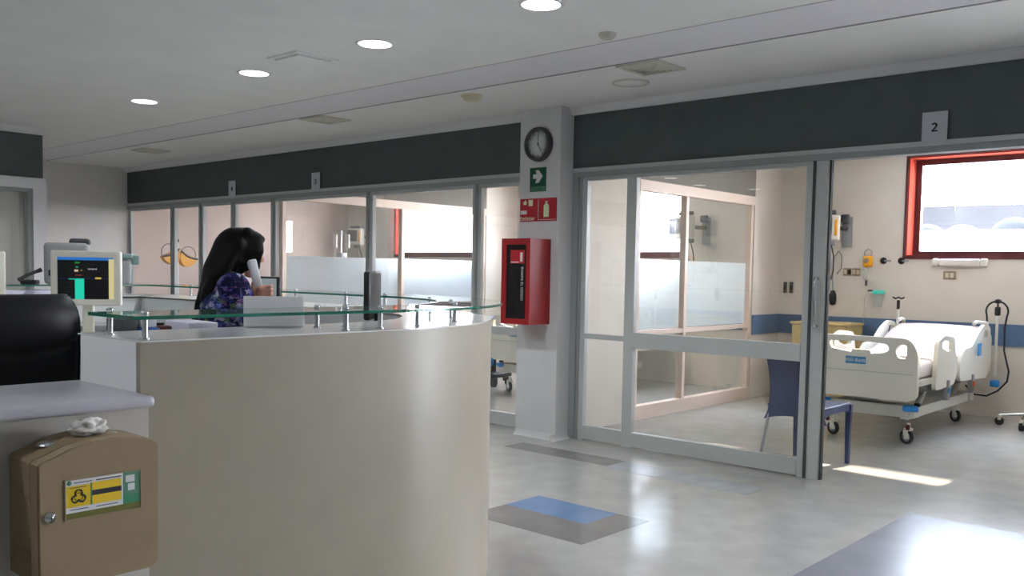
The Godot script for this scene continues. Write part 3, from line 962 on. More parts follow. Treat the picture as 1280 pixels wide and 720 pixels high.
func lower_counter():
	var s := thing("side_counter", "lower counter with a pale grey rounded top carrying the waste box", "counter")
	put(MB.new().bb(-2.94, -2.49, 0.0, 1.0, -1.235, 0.3), "base_panel", M.desk_base, s)
	var t := MB.new()
	t.rbox(Vector3(-2.70, 1.016, -0.47), Vector3(0.50, 0.034, 1.536), 0.015, 3)
	put(t, "worktop", M.edge_grey, s)

	var b := thing("waste_box", "beige wall waste box with a yellow biohazard label", "waste box", Vector3(-2.49, 0.55, -1.016), PI / 2)
	# local x runs along the face (left to right), y up, z out of the wall
	var w := 0.152
	var outline := [Vector2(-w, 0.06), Vector2(-w + 0.02, 0.045), Vector2(w - 0.02, 0.045), Vector2(w, 0.06), Vector2(w, 0.375), Vector2(w - 0.012, 0.388), Vector2(w - 0.05, 0.395), Vector2(0.05, 0.405), Vector2(-0.02, 0.402), Vector2(-0.07, 0.392), Vector2(-0.115, 0.374), Vector2(-w + 0.008, 0.366), Vector2(-w, 0.358)]
	put(MB.new().prism(outline, 0.0, 0.135), "body", M.bin, b)
	var front := MB.new()
	var o2 := []
	for q in outline:
		o2.append(Vector2(q.x * 0.985, 0.2 + (q.y - 0.2) * 0.99))
	front.prism(outline, 0.138, 0.182)
	front.prism(o2, 0.182, 0.19)
	put(front, "door", M.bin, b)
	put(MB.new().bb(-w - 0.003, -w, 0.26, 0.275, 0.03, 0.138), "rib", M.bin, b)
	put(MB.new().bb(-w - 0.003, -w, 0.12, 0.135, 0.02, 0.138), "rib", M.bin, b)
	var lk := put(MB.new().lathe([Vector2(0, 0.012), Vector2(0.006, 0.012), Vector2(0.008, 0.006), Vector2(0.013, 0.005), Vector2(0.014, 0.0)], Transform3D(Basis(Vector3.RIGHT, PI / 2), Vector3(-0.127, 0.229, 0.19)), 20), "lock", M.chrome, b)
	put(MB.new().box(Vector3(-0.127, 0.229, 0.2025), Vector3(0.002, 0.008, 0.001)), "keyhole", M.black, lk)
	for x in [-0.075, 0.07]:
		put(MB.new().lathe([Vector2(0, 0.006), Vector2(0.028, 0.006), Vector2(0.032, 0.0)], Transform3D(Basis.IDENTITY, Vector3(x, 0.392 if x > 0 else 0.385, 0.06)), 20), "latch_disc", M.steel, b)
	# label in a shallow window
	var l := Node3D.new()
	add(l, "label_window", b)
	l.position = Vector3(0.0055, 0.264, 0.19)
	var fr := MB.new()
	fr.bb(-0.098, -0.095, -0.052, 0.052, 0, 0.003).bb(0.095, 0.098, -0.052, 0.052, 0, 0.003).bb(-0.095, 0.095, 0.049, 0.052, 0, 0.003).bb(-0.095, 0.095, -0.052, -0.049, 0, 0.003)
	put(fr, "rim", M.bin, l)
	put(MB.new().bb(-0.095, 0.095, -0.034, 0.049, 0, 0.0006), "white_sheet", M.paper, l)
	put(MB.new().bb(-0.095, 0.095, -0.049, -0.034, 0, 0.0006), "olive_strip", M.olive, l)
	put(MB.new().bb(-0.093, -0.034, -0.020, 0.034, 0.0006, 0.001), "yellow_field", M.yellow, l)
	put(MB.new().bb(-0.030, 0.045, -0.020, 0.036, 0.0006, 0.001), "yellow_field", M.yellow, l)
	put(MB.new().bb(-0.034, -0.030, -0.020, 0.036, 0.0006, 0.001), "green_line", M.label_green, l)
	put(MB.new().bb(-0.030, 0.045, 0.003, 0.016, 0.001, 0.0014), "black_bar", M.ink, l)
	put(MB.new().bb(0.049, 0.095, -0.034, -0.010, 0.0006, 0.001), "green_field", M.label_green, l)
	put(MB.new().bb(0.049, 0.095, -0.010, 0.049, 0.0006, 0.001), "pale_field", M.sign_pale_green, l)
	for q in [[0.056, 0.028, 0.024, 0.040], [0.062, 0.006, 0.018, 0.018]]:
		put(MB.new().bb(q[0], q[0] + q[2], q[1] - 0.006, q[3], 0.001, 0.0013), "pale_mark", M.sign_white, l)
	put(MB.new().lathe([Vector2(0, 0.0012), Vector2(0.006, 0.0012), Vector2(0.006, 0.0)], Transform3D(Basis(Vector3.RIGHT, PI / 2), Vector3(-0.086, 0.042, 0)), 16), "emblem", M.label_green, l)
	for q in [[-0.02, 0.045, 0.041, 0.003], [-0.075, -0.030, 0.041, 0.002], [-0.085, -0.040, -0.026, 0.002], [-0.02, 0.035, -0.027, 0.002], [-0.085, -0.045, 0.029, 0.002]]:
		put(MB.new().bb(q[0], q[1], q[2] - q[3] / 2, q[2] + q[3] / 2, 0.001, 0.0013), "text_line", M.dark_grey, l)
	var bio := MB.new()
	for k in 3:
		var a := PI / 2 + TAU * k / 3
		var cc := Vector3(-0.0635 + cos(a) * 0.0095, 0.005 + sin(a) * 0.0095, 0.0012)
		var pts := []
		for i in 15:
			var q := a + deg_to_rad(-140 + 280.0 * i / 14)
			pts.append(cc + Vector3(cos(q - 0.0), sin(q), 0) * 0.0085)
		var rr := []
		for i in 15:
			rr.append(0.0006 + 0.0022 * (1.0 - abs(i - 7) / 7.0 * 0.4) * (0.5 if abs(i - 7) < 2 else 1.0))
		bio.tube(pts, rr, 6)
	var ring := []
	for i in 16:
		ring.append(Vector3(-0.0635 + cos(TAU * i / 16) * 0.010, 0.005 + sin(TAU * i / 16) * 0.010, 0.0012))
	bio.tube(ring, 0.0009, 6, true)
	put(bio, "biohazard_symbol", M.ink, l)

	# crumpled tissue lying on the box
	var ts := thing("tissue", "crumpled white tissue sticking up on the beige waste box", "tissue", Vector3(-2.405, 0.952, -1.03))
	var nz := FastNoiseLite.new()
	nz.seed = 9
	nz.frequency = 14.0
	nz.fractal_octaves = 3
	var tm := MB.new()
	var g := []
	var N := 30
	for i in N + 1:
		var row := []
		for j in N * 2:
			var u := PI * i / N
			var v := TAU * j / (N * 2)
			var d := Vector3(sin(u) * cos(v), cos(u), sin(u) * sin(v))
			var fold: float = abs(nz.get_noise_3d(d.x * 0.06, d.y * 0.06, d.z * 0.06))
			var k := 1.0 + 0.9 * fold - 0.15
			row.append(Vector3(d.x * 0.030 * k, 0.016 + d.y * (0.026 if d.y > 0 else 0.018) * k, d.z * 0.046 * k))
		g.append(row)
	for i in N:
		for j in N * 2:
			var j2 := (j + 1) % (N * 2)
			tm.quad(g[i][j], g[i + 1][j], g[i + 1][j2], g[i][j2], Vector3(0, 0.015, 0), 1)
	put(tm, "paper", M.tissue, ts)

func screen_quad(parent: Node, w: float, h: float, at: Vector3, m: Material):
	var q := QuadMesh.new()
	q.size = Vector2(w, h)
	q.material = m
	var o := MeshInstance3D.new()
	o.mesh = q
	add(o, "screen", parent)
	o.position = at

func lcd(called: String, label: String, at: Vector3, turn: float, w: float, h: float, bezel: float, shell_m: Material, scr: Material, lift: float, thick := 0.05) -> Node3D:
	var t := thing(called, label, "monitor", at, turn)
	var hb := MB.new()
	hb.rbox(Vector3(0, lift + h / 2, -thick / 2), Vector3(w, h, thick), 0.012, 2)
	put(hb, "housing", shell_m, t)
	screen_quad(t, w - 2 * bezel, h - 2 * bezel, Vector3(0, lift + h / 2, 0.0015), scr)
	put(MB.new().rbox(Vector3(0, lift * 0.5 + 0.02, -thick - 0.012), Vector3(0.06, lift + 0.08, 0.03), 0.01), "neck", shell_m, t)
	put(MB.new().rbox(Vector3(0, 0.01, -0.02), Vector3(0.22, 0.02, 0.17), 0.009), "foot", shell_m, t)
	return t

func station_things():
	# island desk inside the station
	var d := thing("island_desk", "white worktop inside the station behind the counter", "desk", Vector3(-4.72, 0, -1.95))
	put(MB.new().rbox(Vector3(0, 0.985, 0), Vector3(1.36, 0.03, 0.62), 0.01), "worktop", M.desk_end, d)
	put(MB.new().bb(-0.66, -0.63, 0, 0.97, -0.28, 0.28), "side_panel", M.desk_end, d)
	put(MB.new().bb(0.63, 0.66, 0, 0.97, -0.28, 0.28), "side_panel", M.desk_end, d)
	put(MB.new().bb(-0.63, 0.63, 0.3, 0.97, -0.02, 0.0), "back_panel", M.desk_end, d)
	var face := func(p: Vector3, dev := 0.0) -> float: return atan2(-p.x, -p.z) + dev
	var p1 := Vector3(-5.05, 1.0, -2.155)
	lcd("patient_monitor", "cream central monitor showing coloured readings beside black chair", p1, face.call(p1, -0.16), 0.355, 0.30, 0.036, M.ivory, M.screen, 0.172, 0.06)
	var p2 := Vector3(-5.30, 1.0, -1.66)
	lcd("beige_monitor", "beige monitor cut by the left picture edge", p2, face.call(p2, 0.1), 0.34, 0.26, 0.03, M.ivory, M.grey_screen, 0.20, 0.06)
	var p3 := Vector3(-3.37, 1.0, -2.755)
	lcd("black_monitor", "black flat monitor seen edge on behind the glass ledge", p3, -0.86, 0.32, 0.225, 0.015, M.black, M.teal_screen, 0.165, 0.03)
	var p4 := Vector3(-4.33, 1.0, -2.83)
	lcd("small_black_screen", "small black framed screen right of the nurse's phone", p4, face.call(p4, -0.75), 0.15, 0.145, 0.012, M.black, M.teal_screen, 0.205, 0.03)
	# things along the counter
	var wb := thing("document_stand", "plain white upright document stand on the counter beside nurse", "document stand", Vector3(-2.875, 1.18, -1.905), PI / 2 - 0.55)
	put(MB.new().rbox(Vector3(0, 0.058, 0), Vector3(0.215, 0.112, 0.012), 0.004, 2, Basis(Vector3.RIGHT, -0.12)), "board", M.paper, wb)
	put(MB.new().box(Vector3(0, 0.004, -0.03), Vector3(0.2, 0.008, 0.07)), "foot", M.paper, wb)
	# binders and boxes on the island
	for k in 2:
		var bn := thing("binder", ["lower white binder lying behind the front glass ledge", "upper white binder lying behind the front glass ledge"][k], "binder", Vector3(-3.16, 1.0 + 0.098 * k, -1.735), PI / 2 - 0.12 + 0.05 * k, "white binders in a stack")
		put(MB.new().rbox(Vector3(0, 0.048, 0), Vector3(0.115, 0.095, 0.20), 0.006), "cover", M.paper_lilac, bn)
		put(MB.new().lathe([Vector2(0, 0.002), Vector2(0.010, 0.002), Vector2(0.010, 0)], Transform3D(Basis(Vector3.RIGHT, PI / 2), Vector3(-0.03, 0.05, 0.10)), 14), "finger_hole", M.ink, bn)
	var bf := thing("blue_folder", "blue folder lying behind the counter under the glass ledge", "folder", Vector3(-3.20, 1.0, -1.56), PI / 2)
	put(MB.new().rbox(Vector3(0, 0.088, 0), Vector3(0.07, 0.176, 0.16), 0.006), "cover", M.folder_blue, bf)
	put(MB.new().rbox(Vector3(0, 0.20, 0), Vector3(0.06, 0.046, 0.12), 0.004), "label_block", M.paper, bf)
	var db := thing("dark_box", "dark grey box left of the blue folder", "box", Vector3(-3.20, 1.0, -1.49), PI / 2)
	put(MB.new().rbox(Vector3(0, 0.105, 0), Vector3(0.06, 0.21, 0.12), 0.006), "body", M.dark_grey, db)
	put(MB.new().box(Vector3(0, 0.213, 0), Vector3(0.05, 0.006, 0.10)), "lid", M.black, db)
	var mb := thing("maroon_case", "small maroon case between blue folder and white binders", "case", Vector3(-3.20, 1.0, -1.63), PI / 2)
	put(MB.new().rbox(Vector3(0, 0.09, 0), Vector3(0.06, 0.18, 0.09), 0.01), "body", M.maroon, mb)
	put(MB.new().box(Vector3(0, 0.184, 0), Vector3(0.03, 0.010, 0.012)), "handle", M.black, mb)
	# machines on the far counter leg
	var pr := thing("printer", "grey machine with a dark top on the far counter", "printer", Vector3(-6.62, 1.255, -2.70), 1.1)
	put(MB.new().rbox(Vector3(0, 0.145, 0), Vector3(0.28, 0.29, 0.26), 0.03, 3), "body", M.grey_plastic, pr)
	put(MB.new().rbox(Vector3(0.08, 0.30, -0.02), Vector3(0.13, 0.045, 0.20), 0.02, 3), "dark_top", M.dark_grey, pr)
	put(MB.new().bb(-0.142, -0.138, 0.20, 0.25, 0.03, 0.08), "red_switch", M.red, pr)
	put(MB.new().bb(-0.11, 0.11, 0.06, 0.10, 0.129, 0.133), "paper_slot", M.black, pr)
	var tp := thing("desk_phone", "black telephone handset resting on the left glass ledge", "telephone", Vector3(-6.60, 1.255, -2.44), 1.0)
	put(MB.new().rbox(Vector3(0, 0.015, 0), Vector3(0.10, 0.03, 0.12), 0.01), "base", M.black, tp)
	put(MB.new().tube([Vector3(-0.06, 0.03, 0.04), Vector3(-0.02, 0.06, 0.0), Vector3(0.03, 0.085, -0.03), Vector3(0.06, 0.10, -0.05)], [0.014, 0.011, 0.011, 0.016], 10), "handset", M.black, tp)
	for k in 2:
		var pp := thing("paper_stack", ["lilac paper stack nearer the picture edge on the counter", "lilac paper stack beside the printer on the counter"][k], "papers", Vector3(-6.58, 1.18, -2.22 - 0.26 * k + 0.0), PI / 2 + 0.1 * k, "lilac papers on the far counter")
		for q in 4:
			put(MB.new().box(Vector3(0.004 * q, 0.005 + 0.009 * q, 0), Vector3(0.22, 0.008, 0.26), Basis(Vector3.UP, 0.05 * q)), "sheaf", M.paper_lilac, pp)
	var mc := thing("suction_machine", "small teal and grey machine on the rear counter corner", "machine", Vector3(-6.63, 1.255, -3.05), 1.1)
	put(MB.new().rbox(Vector3(0, 0.09, 0), Vector3(0.20, 0.18, 0.16), 0.02), "body", M.grey_plastic, mc)
	put(MB.new().rbox(Vector3(0.0, 0.205, 0), Vector3(0.22, 0.04, 0.17), 0.012), "top", M.teal_dull, mc)
	put(MB.new().rbox(Vector3(0.13, 0.18, 0.02), Vector3(0.05, 0.07, 0.06), 0.01), "teal_knob", M.teal_dull, mc)

func office_chair():
	var c := thing("office_chair", "black leather office chair with a high rounded back", "office chair", Vector3(-3.36, 0, -1.135), PI / 2)
	# local -z is the way it faces; the back panel stands at +z
	var g := []
	var n := 44
	var mrows := 80
	for side in [0, 1]:
		var face := []
		for i in mrows + 1:
			var v := 0.5 - 0.5 * cos(PI * i / mrows)
			var y := 0.52 + 0.775 * v
			var hw := 0.248
			if v > 0.80:
				var q := (v - 0.80) / 0.20
				hw = 0.248 - 0.05 * pow(q, 3.5)
			elif v < 0.15:
				hw = 0.20 + 0.048 * sin(v / 0.15 * PI / 2)
			var row := []
			for j in n + 1:
				var u := -1.0 + 2.0 * j / n
				var edge := sqrt(max(0.0, 1.0 - pow(abs(u), 6))) * sqrt(max(0.0, 1.0 - pow(abs(v * 2 - 1), 8)))
				var th: float = 0.055 * edge
				# a shallow curved seam across the back
				var seam := 0.80
				var sy: float = seam - 0.05 * (1.0 - u * u)
				th -= 0.016 * exp(-pow((v - sy) / 0.010, 2.0))
				if v < sy:
					th -= 0.006
				var bow := 0.03 * u * u - 0.03 + 0.05 * (v - 0.5) * (v - 0.5)
				row.append(Vector3(u * hw, y, bow * -1.0 + (th if side == 0 else -th * 1.2) + 0.09 * v))
			face.append(row)
		g.append(face)
	var b := MB.new()
	for side in [0, 1]:
		for i in mrows:
			for j in n:
				var mid: Vector3 = (g[0][i][j] + g[1][i + 1][j + 1]) / 2
				b.quad(g[side][i][j], g[side][i][j + 1], g[side][i + 1][j + 1], g[side][i + 1][j], mid, 1)
	put(b, "backrest", M.leather, c)
	put(MB.new().rbox(Vector3(0, 0.47, -0.22), Vector3(0.52, 0.11, 0.50), 0.045, 4), "seat", M.leather, c)
	for s in [-1.0, 1.0]:
		put(MB.new().tube([Vector3(s * 0.27, 0.46, -0.10), Vector3(s * 0.30, 0.55, -0.12), Vector3(s * 0.30, 0.66, -0.14), Vector3(s * 0.29, 0.68, -0.30)], 0.02, 10), "armrest", M.black, c)
	put(MB.new().cyl(Vector3(0, 0.10, -0.2), Vector3(0, 0.42, -0.2), 0.028), "gas_column", M.black, c)
	for k in 5:
		var a := TAU * k / 5
		var e := Vector3(sin(a) * 0.29, 0.085, -0.2 + cos(a) * 0.29)
		var lg := put(MB.new().tube([Vector3(0, 0.115, -0.2), e], [0.03, 0.018], 8), "foot_arm", M.black, c)
		put(MB.new().cyl(e + Vector3(cos(a) * 0.02, -0.055, -sin(a) * 0.02), e + Vector3(-cos(a) * 0.02, -0.055, sin(a) * 0.02), 0.029), "castor", M.rubber, lg)

# ---------------------------------------------------------------- nurse
# bones: [a, b, ra, rb]; meshes the smooth union of tapered capsules
func nets(b: MB, bones: Array, cell: float, k: float):
	var lo := Vector3.ONE * 1e9
	var hi := -lo
	for q in bones:
		var r: float = max(q[2], q[3]) + cell * 3
		for p in [q[0], q[1]]:
			lo = lo.min(p - Vector3.ONE * r)
			hi = hi.max(p + Vector3.ONE * r)
	var nx := int((hi.x - lo.x) / cell) + 2
	var ny := int((hi.y - lo.y) / cell) + 2
	var nzz := int((hi.z - lo.z) / cell) + 2
	var s := PackedFloat32Array()
	s.resize(nx * ny * nzz)
	var mar := cell * 2.5 + 3.0 / k
	for q in bones:
		var a: Vector3 = q[0]
		var e: Vector3 = q[1]
		var ra: float = q[2]
		var rb: float = q[3]
		var r2: float = max(ra, rb) + mar
		var l := ((a.min(e) - Vector3.ONE * r2 - lo) / cell).floor()
		var h := ((a.max(e) + Vector3.ONE * r2 - lo) / cell).ceil()
		var ab := e - a
		var L2: float = max(ab.length_squared(), 1e-9)
		for ix in range(max(0, int(l.x)), min(nx, int(h.x) + 1)):
			for iy in range(max(0, int(l.y)), min(ny, int(h.y) + 1)):
				var base := (ix * ny + iy) * nzz
				for iz in range(max(0, int(l.z)), min(nzz, int(h.z) + 1)):
					var p := lo + Vector3(ix, iy, iz) * cell
					var t := clampf((p - a).dot(ab) / L2, 0.0, 1.0)
					var d := (p - a - ab * t).length() - lerpf(ra, rb, t)
					if d < mar:
						s[base + iz] += exp(-k * d)
	# inside where the sum exceeds 1
	var id := PackedInt32Array()
	id.resize(s.size())
	id.fill(-1)
	var vs := PackedVector3Array()
	var offs := [Vector3i(0, 0, 0), Vector3i(1, 0, 0), Vector3i(0, 1, 0), Vector3i(1, 1, 0), Vector3i(0, 0, 1), Vector3i(1, 0, 1), Vector3i(0, 1, 1), Vector3i(1, 1, 1)]
	var lin := []
	for o in offs:
		lin.append((o.x * ny + o.y) * nzz + o.z)
	var ed := [[0, 1], [2, 3], [4, 5], [6, 7], [0, 2], [1, 3], [4, 6], [5, 7], [0, 4], [1, 5], [2, 6], [3, 7]]
	for ix in nx - 1:
		for iy in ny - 1:
			for iz in nzz - 1:
				var base := (ix * ny + iy) * nzz + iz
				var inside := 0
				for o in 8:
					if s[base + lin[o]] > 1.0:
						inside += 1
				if inside == 0 or inside == 8:
					continue
				var acc := Vector3.ZERO
				var cnt := 0
				for g in ed:
					var va := s[base + lin[g[0]]]
					var vb := s[base + lin[g[1]]]
					if (va > 1.0) != (vb > 1.0):
						var da := -log(max(va, 1e-6))
						var dbb := -log(max(vb, 1e-6))
						var t := da / (da - dbb)
						acc += Vector3(offs[g[0]]).lerp(Vector3(offs[g[1]]), t)
						cnt += 1
				id[base] = vs.size()
				vs.append(lo + (Vector3(ix, iy, iz) + acc / cnt) * cell)
	var stp := [ny * nzz, nzz, 1]
	for ix in range(1, nx - 1):
		for iy in range(1, ny - 1):
			for iz in range(1, nzz - 1):
				var base := (ix * ny + iy) * nzz + iz
				var here := s[base] > 1.0
				for ax in 3:
					if here != (s[base + stp[ax]] > 1.0):
						var u: int = stp[(ax + 1) % 3]
						var v: int = stp[(ax + 2) % 3]
						var i0 := id[base]
						var i1 := id[base - u]
						var i2 := id[base - u - v]
						var i3 := id[base - v]
						if i0 < 0 or i1 < 0 or i2 < 0 or i3 < 0:
							continue
						var dir := Vector3.ZERO
						dir[ax] = 1.0 if here else -1.0
						var ref := (vs[i0] + vs[i2]) / 2 - dir
						b.quad(vs[i0], vs[i1], vs[i2], vs[i3], ref, 1)

func chain(pts: Array, rs: Array) -> Array:
	var o := []
	for i in pts.size() - 1:
		o.append([pts[i], pts[i + 1], rs[i], rs[i + 1]])
	return o

func nurse():
	var at := Vector3(-3.86, 0, -2.30)
	var p := thing("person", "woman with long black hair in floral navy scrubs holding a phone", "person", at, atan2(0.315, -0.953))
	var head := Vector3(0, 1.455, 0.062)
	# body: trunk, neck, arms, legs
	var b := MB.new()
	var hand := Vector3(-0.105, 1.275, 0.125)
	var body := chain([Vector3(0, 0.90, 0), Vector3(0, 1.05, 0.01), Vector3(0, 1.20, 0.01), Vector3(0, 1.30, 0.0), Vector3(0, 1.37, 0.025), Vector3(0, 1.42, 0.045)], [0.115, 0.10, 0.115, 0.085, 0.046, 0.044])
	for s in [-1.0, 1.0]:
		body += chain([Vector3(s * 0.02, 1.31, 0.0), Vector3(s * 0.145, 1.305, 0.0)], [0.06, 0.05])
		body += chain([Vector3(s * 0.07, 0.88, 0), Vector3(s * 0.085, 0.48, 0.02), Vector3(s * 0.085, 0.30, -0.01), Vector3(s * 0.085, 0.08, -0.02)], [0.085, 0.056, 0.052, 0.036])
		body += chain([Vector3(s * 0.085, 0.05, -0.03), Vector3(s * 0.095, 0.035, 0.14)], [0.036, 0.028])
	body += chain([Vector3(-0.15, 1.30, 0.0), Vector3(-0.205, 1.07, 0.09), Vector3(-0.15, 1.18, 0.135), hand + Vector3(-0.012, -0.045, -0.005)], [0.046, 0.038, 0.033, 0.024])
	body += chain([Vector3(0.15, 1.30, 0.0), Vector3(0.20, 1.08, 0.04), Vector3(0.15, 1.05, 0.24), Vector3(0.13, 1.045, 0.28)], [0.046, 0.038, 0.026, 0.024])
	nets(b, body, 0.012, 90.0)
	# head with features
	var hb := [[head + Vector3(0, 0.03, -0.015), head + Vector3(0, 0.02, 0.01), 0.078, 0.078], [head + Vector3(0, -0.01, 0.02), head + Vector3(0, -0.075, 0.045), 0.062, 0.032],
		[head + Vector3(0, 0.012, 0.086), head + Vector3(0, -0.022, 0.102), 0.008, 0.012], [head + Vector3(-0.02, -0.055, 0.078), head + Vector3(0.02, -0.055, 0.078), 0.007, 0.007],
		[head + Vector3(-0.035, 0.03, 0.078), head + Vector3(0.035, 0.03, 0.078), 0.009, 0.009],
		[head + Vector3(-0.03, 0.012, 0.076), head + Vector3(-0.026, 0.012, 0.076), 0.011, 0.011], [head + Vector3(0.03, 0.012, 0.076), head + Vector3(0.026, 0.012, 0.076), 0.011, 0.011]]
	for s in [-1.0, 1.0]:
		hb.append([head + Vector3(s * 0.078, 0.02, -0.005), head + Vector3(s * 0.076, -0.025, 0.0), 0.012, 0.008])
	nets(b, hb, 0.005, 170.0)
	# hand round the phone: palm outside, four fingers curled over, thumb at the other edge
	var hs := [[hand + Vector3(-0.018, -0.045, -0.005), hand + Vector3(-0.022, 0.02, 0.0), 0.020, 0.019], [hand + Vector3(-0.018, -0.04, 0.015), hand + Vector3(-0.022, 0.02, 0.018), 0.016, 0.015]]
	for f in 4:
		var fy := 0.032 - f * 0.019
		var root := hand + Vector3(-0.026, fy, 0.016)
		var ln: float = [0.9, 1.0, 0.94, 0.78][f]
		hs += chain([root, root + Vector3(-0.006, 0.004, 0.026) * ln, root + Vector3(0.014, 0.004, 0.042) * ln, root + Vector3(0.034, 0.002, 0.034) * ln], [0.0088, 0.0085, 0.0078, 0.0065])
	hs += chain([hand + Vector3(-0.018, -0.02, -0.016), hand + Vector3(-0.016, 0.02, -0.034), hand + Vector3(-0.004, 0.05, -0.03)], [0.012, 0.0095, 0.0078])
	nets(b, hs, 0.0032, 420.0)
	# other hand flat, slightly curled
	var lh := Vector3(0.125, 1.035, 0.30)
	var h2 := [[lh + Vector3(0.012, 0.004, -0.02), lh + Vector3(0.016, 0, 0.04), 0.017, 0.014], [lh + Vector3(-0.012, 0.004, -0.02), lh + Vector3(-0.016, 0, 0.04), 0.017, 0.014]]
	for f in 4:
		var fx := 0.027 - f * 0.018
		var ln: float = [0.78, 0.95, 1.0, 0.9][f]
		h2 += chain([lh + Vector3(fx, 0, 0.045), lh + Vector3(fx, 0.004, 0.045 + 0.03 * ln), lh + Vector3(fx, -0.010, 0.045 + 0.06 * ln)], [0.0088, 0.0082, 0.0066])
	h2 += chain([lh + Vector3(-0.02, 0, -0.005), lh + Vector3(-0.045, -0.004, 0.02), lh + Vector3(-0.05, -0.01, 0.045)], [0.011, 0.0095, 0.0075])
	nets(b, h2, 0.0032, 420.0)
	put(b, "body", M.skin, p)
	# tunic
	var t := MB.new()
	var tb := chain([Vector3(0, 0.80, 0.0), Vector3(0, 0.92, 0), Vector3(0, 1.05, 0.01), Vector3(0, 1.20, 0.01), Vector3(0, 1.30, -0.005)], [0.155, 0.145, 0.122, 0.136, 0.10])
	for s in [-1.0, 1.0]:
		tb += chain([Vector3(s * 0.03, 1.318, -0.002), Vector3(s * 0.145, 1.305, 0.0)], [0.066, 0.064])
		tb += chain([Vector3(s * 0.06, 1.0, -0.01), Vector3(s * 0.08, 1.2, -0.01)], [0.11, 0.105])
	tb += chain([Vector3(-0.15, 1.30, 0.0), Vector3(-0.188, 1.15, 0.06)], [0.066, 0.064])
	tb += chain([Vector3(0.15, 1.30, 0.0), Vector3(0.185, 1.15, 0.03)], [0.066, 0.064])
	nets(t, tb, 0.010, 110.0)
	put(t, "tunic", M.scrubs, p)
	var tr := MB.new()
	var tl := []
	for s in [-1.0, 1.0]:
		tl += chain([Vector3(s * 0.07, 0.88, 0), Vector3(s * 0.088, 0.48, 0.018), Vector3(s * 0.088, 0.11, -0.02)], [0.105, 0.082, 0.072])
	nets(tr, tl, 0.012, 120.0)
	put(tr, "trousers", M.trousers, p)
	for s in [-1.0, 1.0]:
		var sh := MB.new()
		nets(sh, chain([Vector3(s * 0.087, 0.05, -0.04), Vector3(s * 0.09, 0.045, 0.05), Vector3(s * 0.095, 0.04, 0.16)], [0.046, 0.046, 0.036]), 0.010, 160.0)
		put(sh, "shoe", M.shoe, p)
	# long straight hair: cap and a fall of overlapping locks down the back
	var h := MB.new()
	var hh := [[head + Vector3(0, 0.038, -0.018), head + Vector3(0, 0.032, 0.018), 0.094, 0.090]]
	hh += chain([head + Vector3(0, 0.02, -0.035), Vector3(0.005, 1.38, -0.015), Vector3(0.03, 1.24, -0.06), Vector3(0.06, 1.12, -0.085)], [0.092, 0.088, 0.066, 0.036])
	var rg := RandomNumberGenerator.new()
	rg.seed = 12
	for i in 26:
		var u := -1.0 + 2.0 * i / 25.0
		var w: float = 0.092 * u
		var back: float = -0.05 * (1.0 - u * u)
		var end := rg.randf_range(1.0, 1.09) + 0.14 * clampf(0.35 - u, 0.0, 1.0)
		hh += chain([head + Vector3(w * 0.9, 0.05, back - 0.02), Vector3(w * 1.02, 1.36, -0.040 + back * 0.8), Vector3(w * 0.95 + 0.02, lerpf(1.36, end, 0.5), -0.062 + back + rg.randf_range(-0.01, 0.01)), Vector3(w * 0.8 + 0.045 + rg.randf_range(-0.02, 0.02), end, -0.095 + back * 0.8 + rg.randf_range(-0.02, 0.02))], [0.024, 0.020, 0.017, 0.007])
	# locks beside the face
	for s in [-1.0, 1.0]:
		for i in 5:
			hh += chain([head + Vector3(s * 0.06, 0.08, 0.0 + 0.016 * i), head + Vector3(s * 0.088, 0.02, -0.02 + 0.022 * i), head + Vector3(s * (0.086 - 0.004 * i), -0.03 - 0.006 * i, -0.03 + 0.022 * i), head + Vector3(s * 0.08, -0.10 + 0.012 * i, -0.05 + 0.020 * i)], [0.024, 0.017, 0.015, 0.010])
	for i in 5:
		hh += chain([head + Vector3(-0.06 + 0.03 * i, 0.10, 0.02), head + Vector3(-0.05 + 0.025 * i, 0.075, 0.085)], [0.03, 0.018])
	nets(h, hh, 0.006, 230.0)
	put(h, "hair", M.hair, p)
	# handset
	var ph := thing("telephone_handset", "long white telephone handset held to the nurse's ear", "telephone", at)
	ph.rotation.y = p.rotation.y
	var e0 := head + Vector3(-0.110, -0.035, 0.03)
	var e1 := hand + Vector3(-0.004, -0.02, 0.006)
	var dir := (e1 - e0).normalized()
	var side := Vector3(-1, 0, 0)
	side = (side - dir * side.dot(dir)).normalized()
	var bs := Basis(side.cross(dir), dir, side)
	var bs2 := Basis(bs.x, bs.y, bs.x.cross(bs.y))
	put(MB.new().rbox((e0 + e1) / 2, Vector3(0.040, e0.distance_to(e1) + 0.03, 0.022), 0.009, 3, bs2), "grip", M.paper, ph)
	put(MB.new().rbox(e0 + dir * 0.01 + Vector3(0.010, 0, 0), Vector3(0.044, 0.045, 0.03), 0.012, 3, bs2), "earpiece", M.paper, ph)

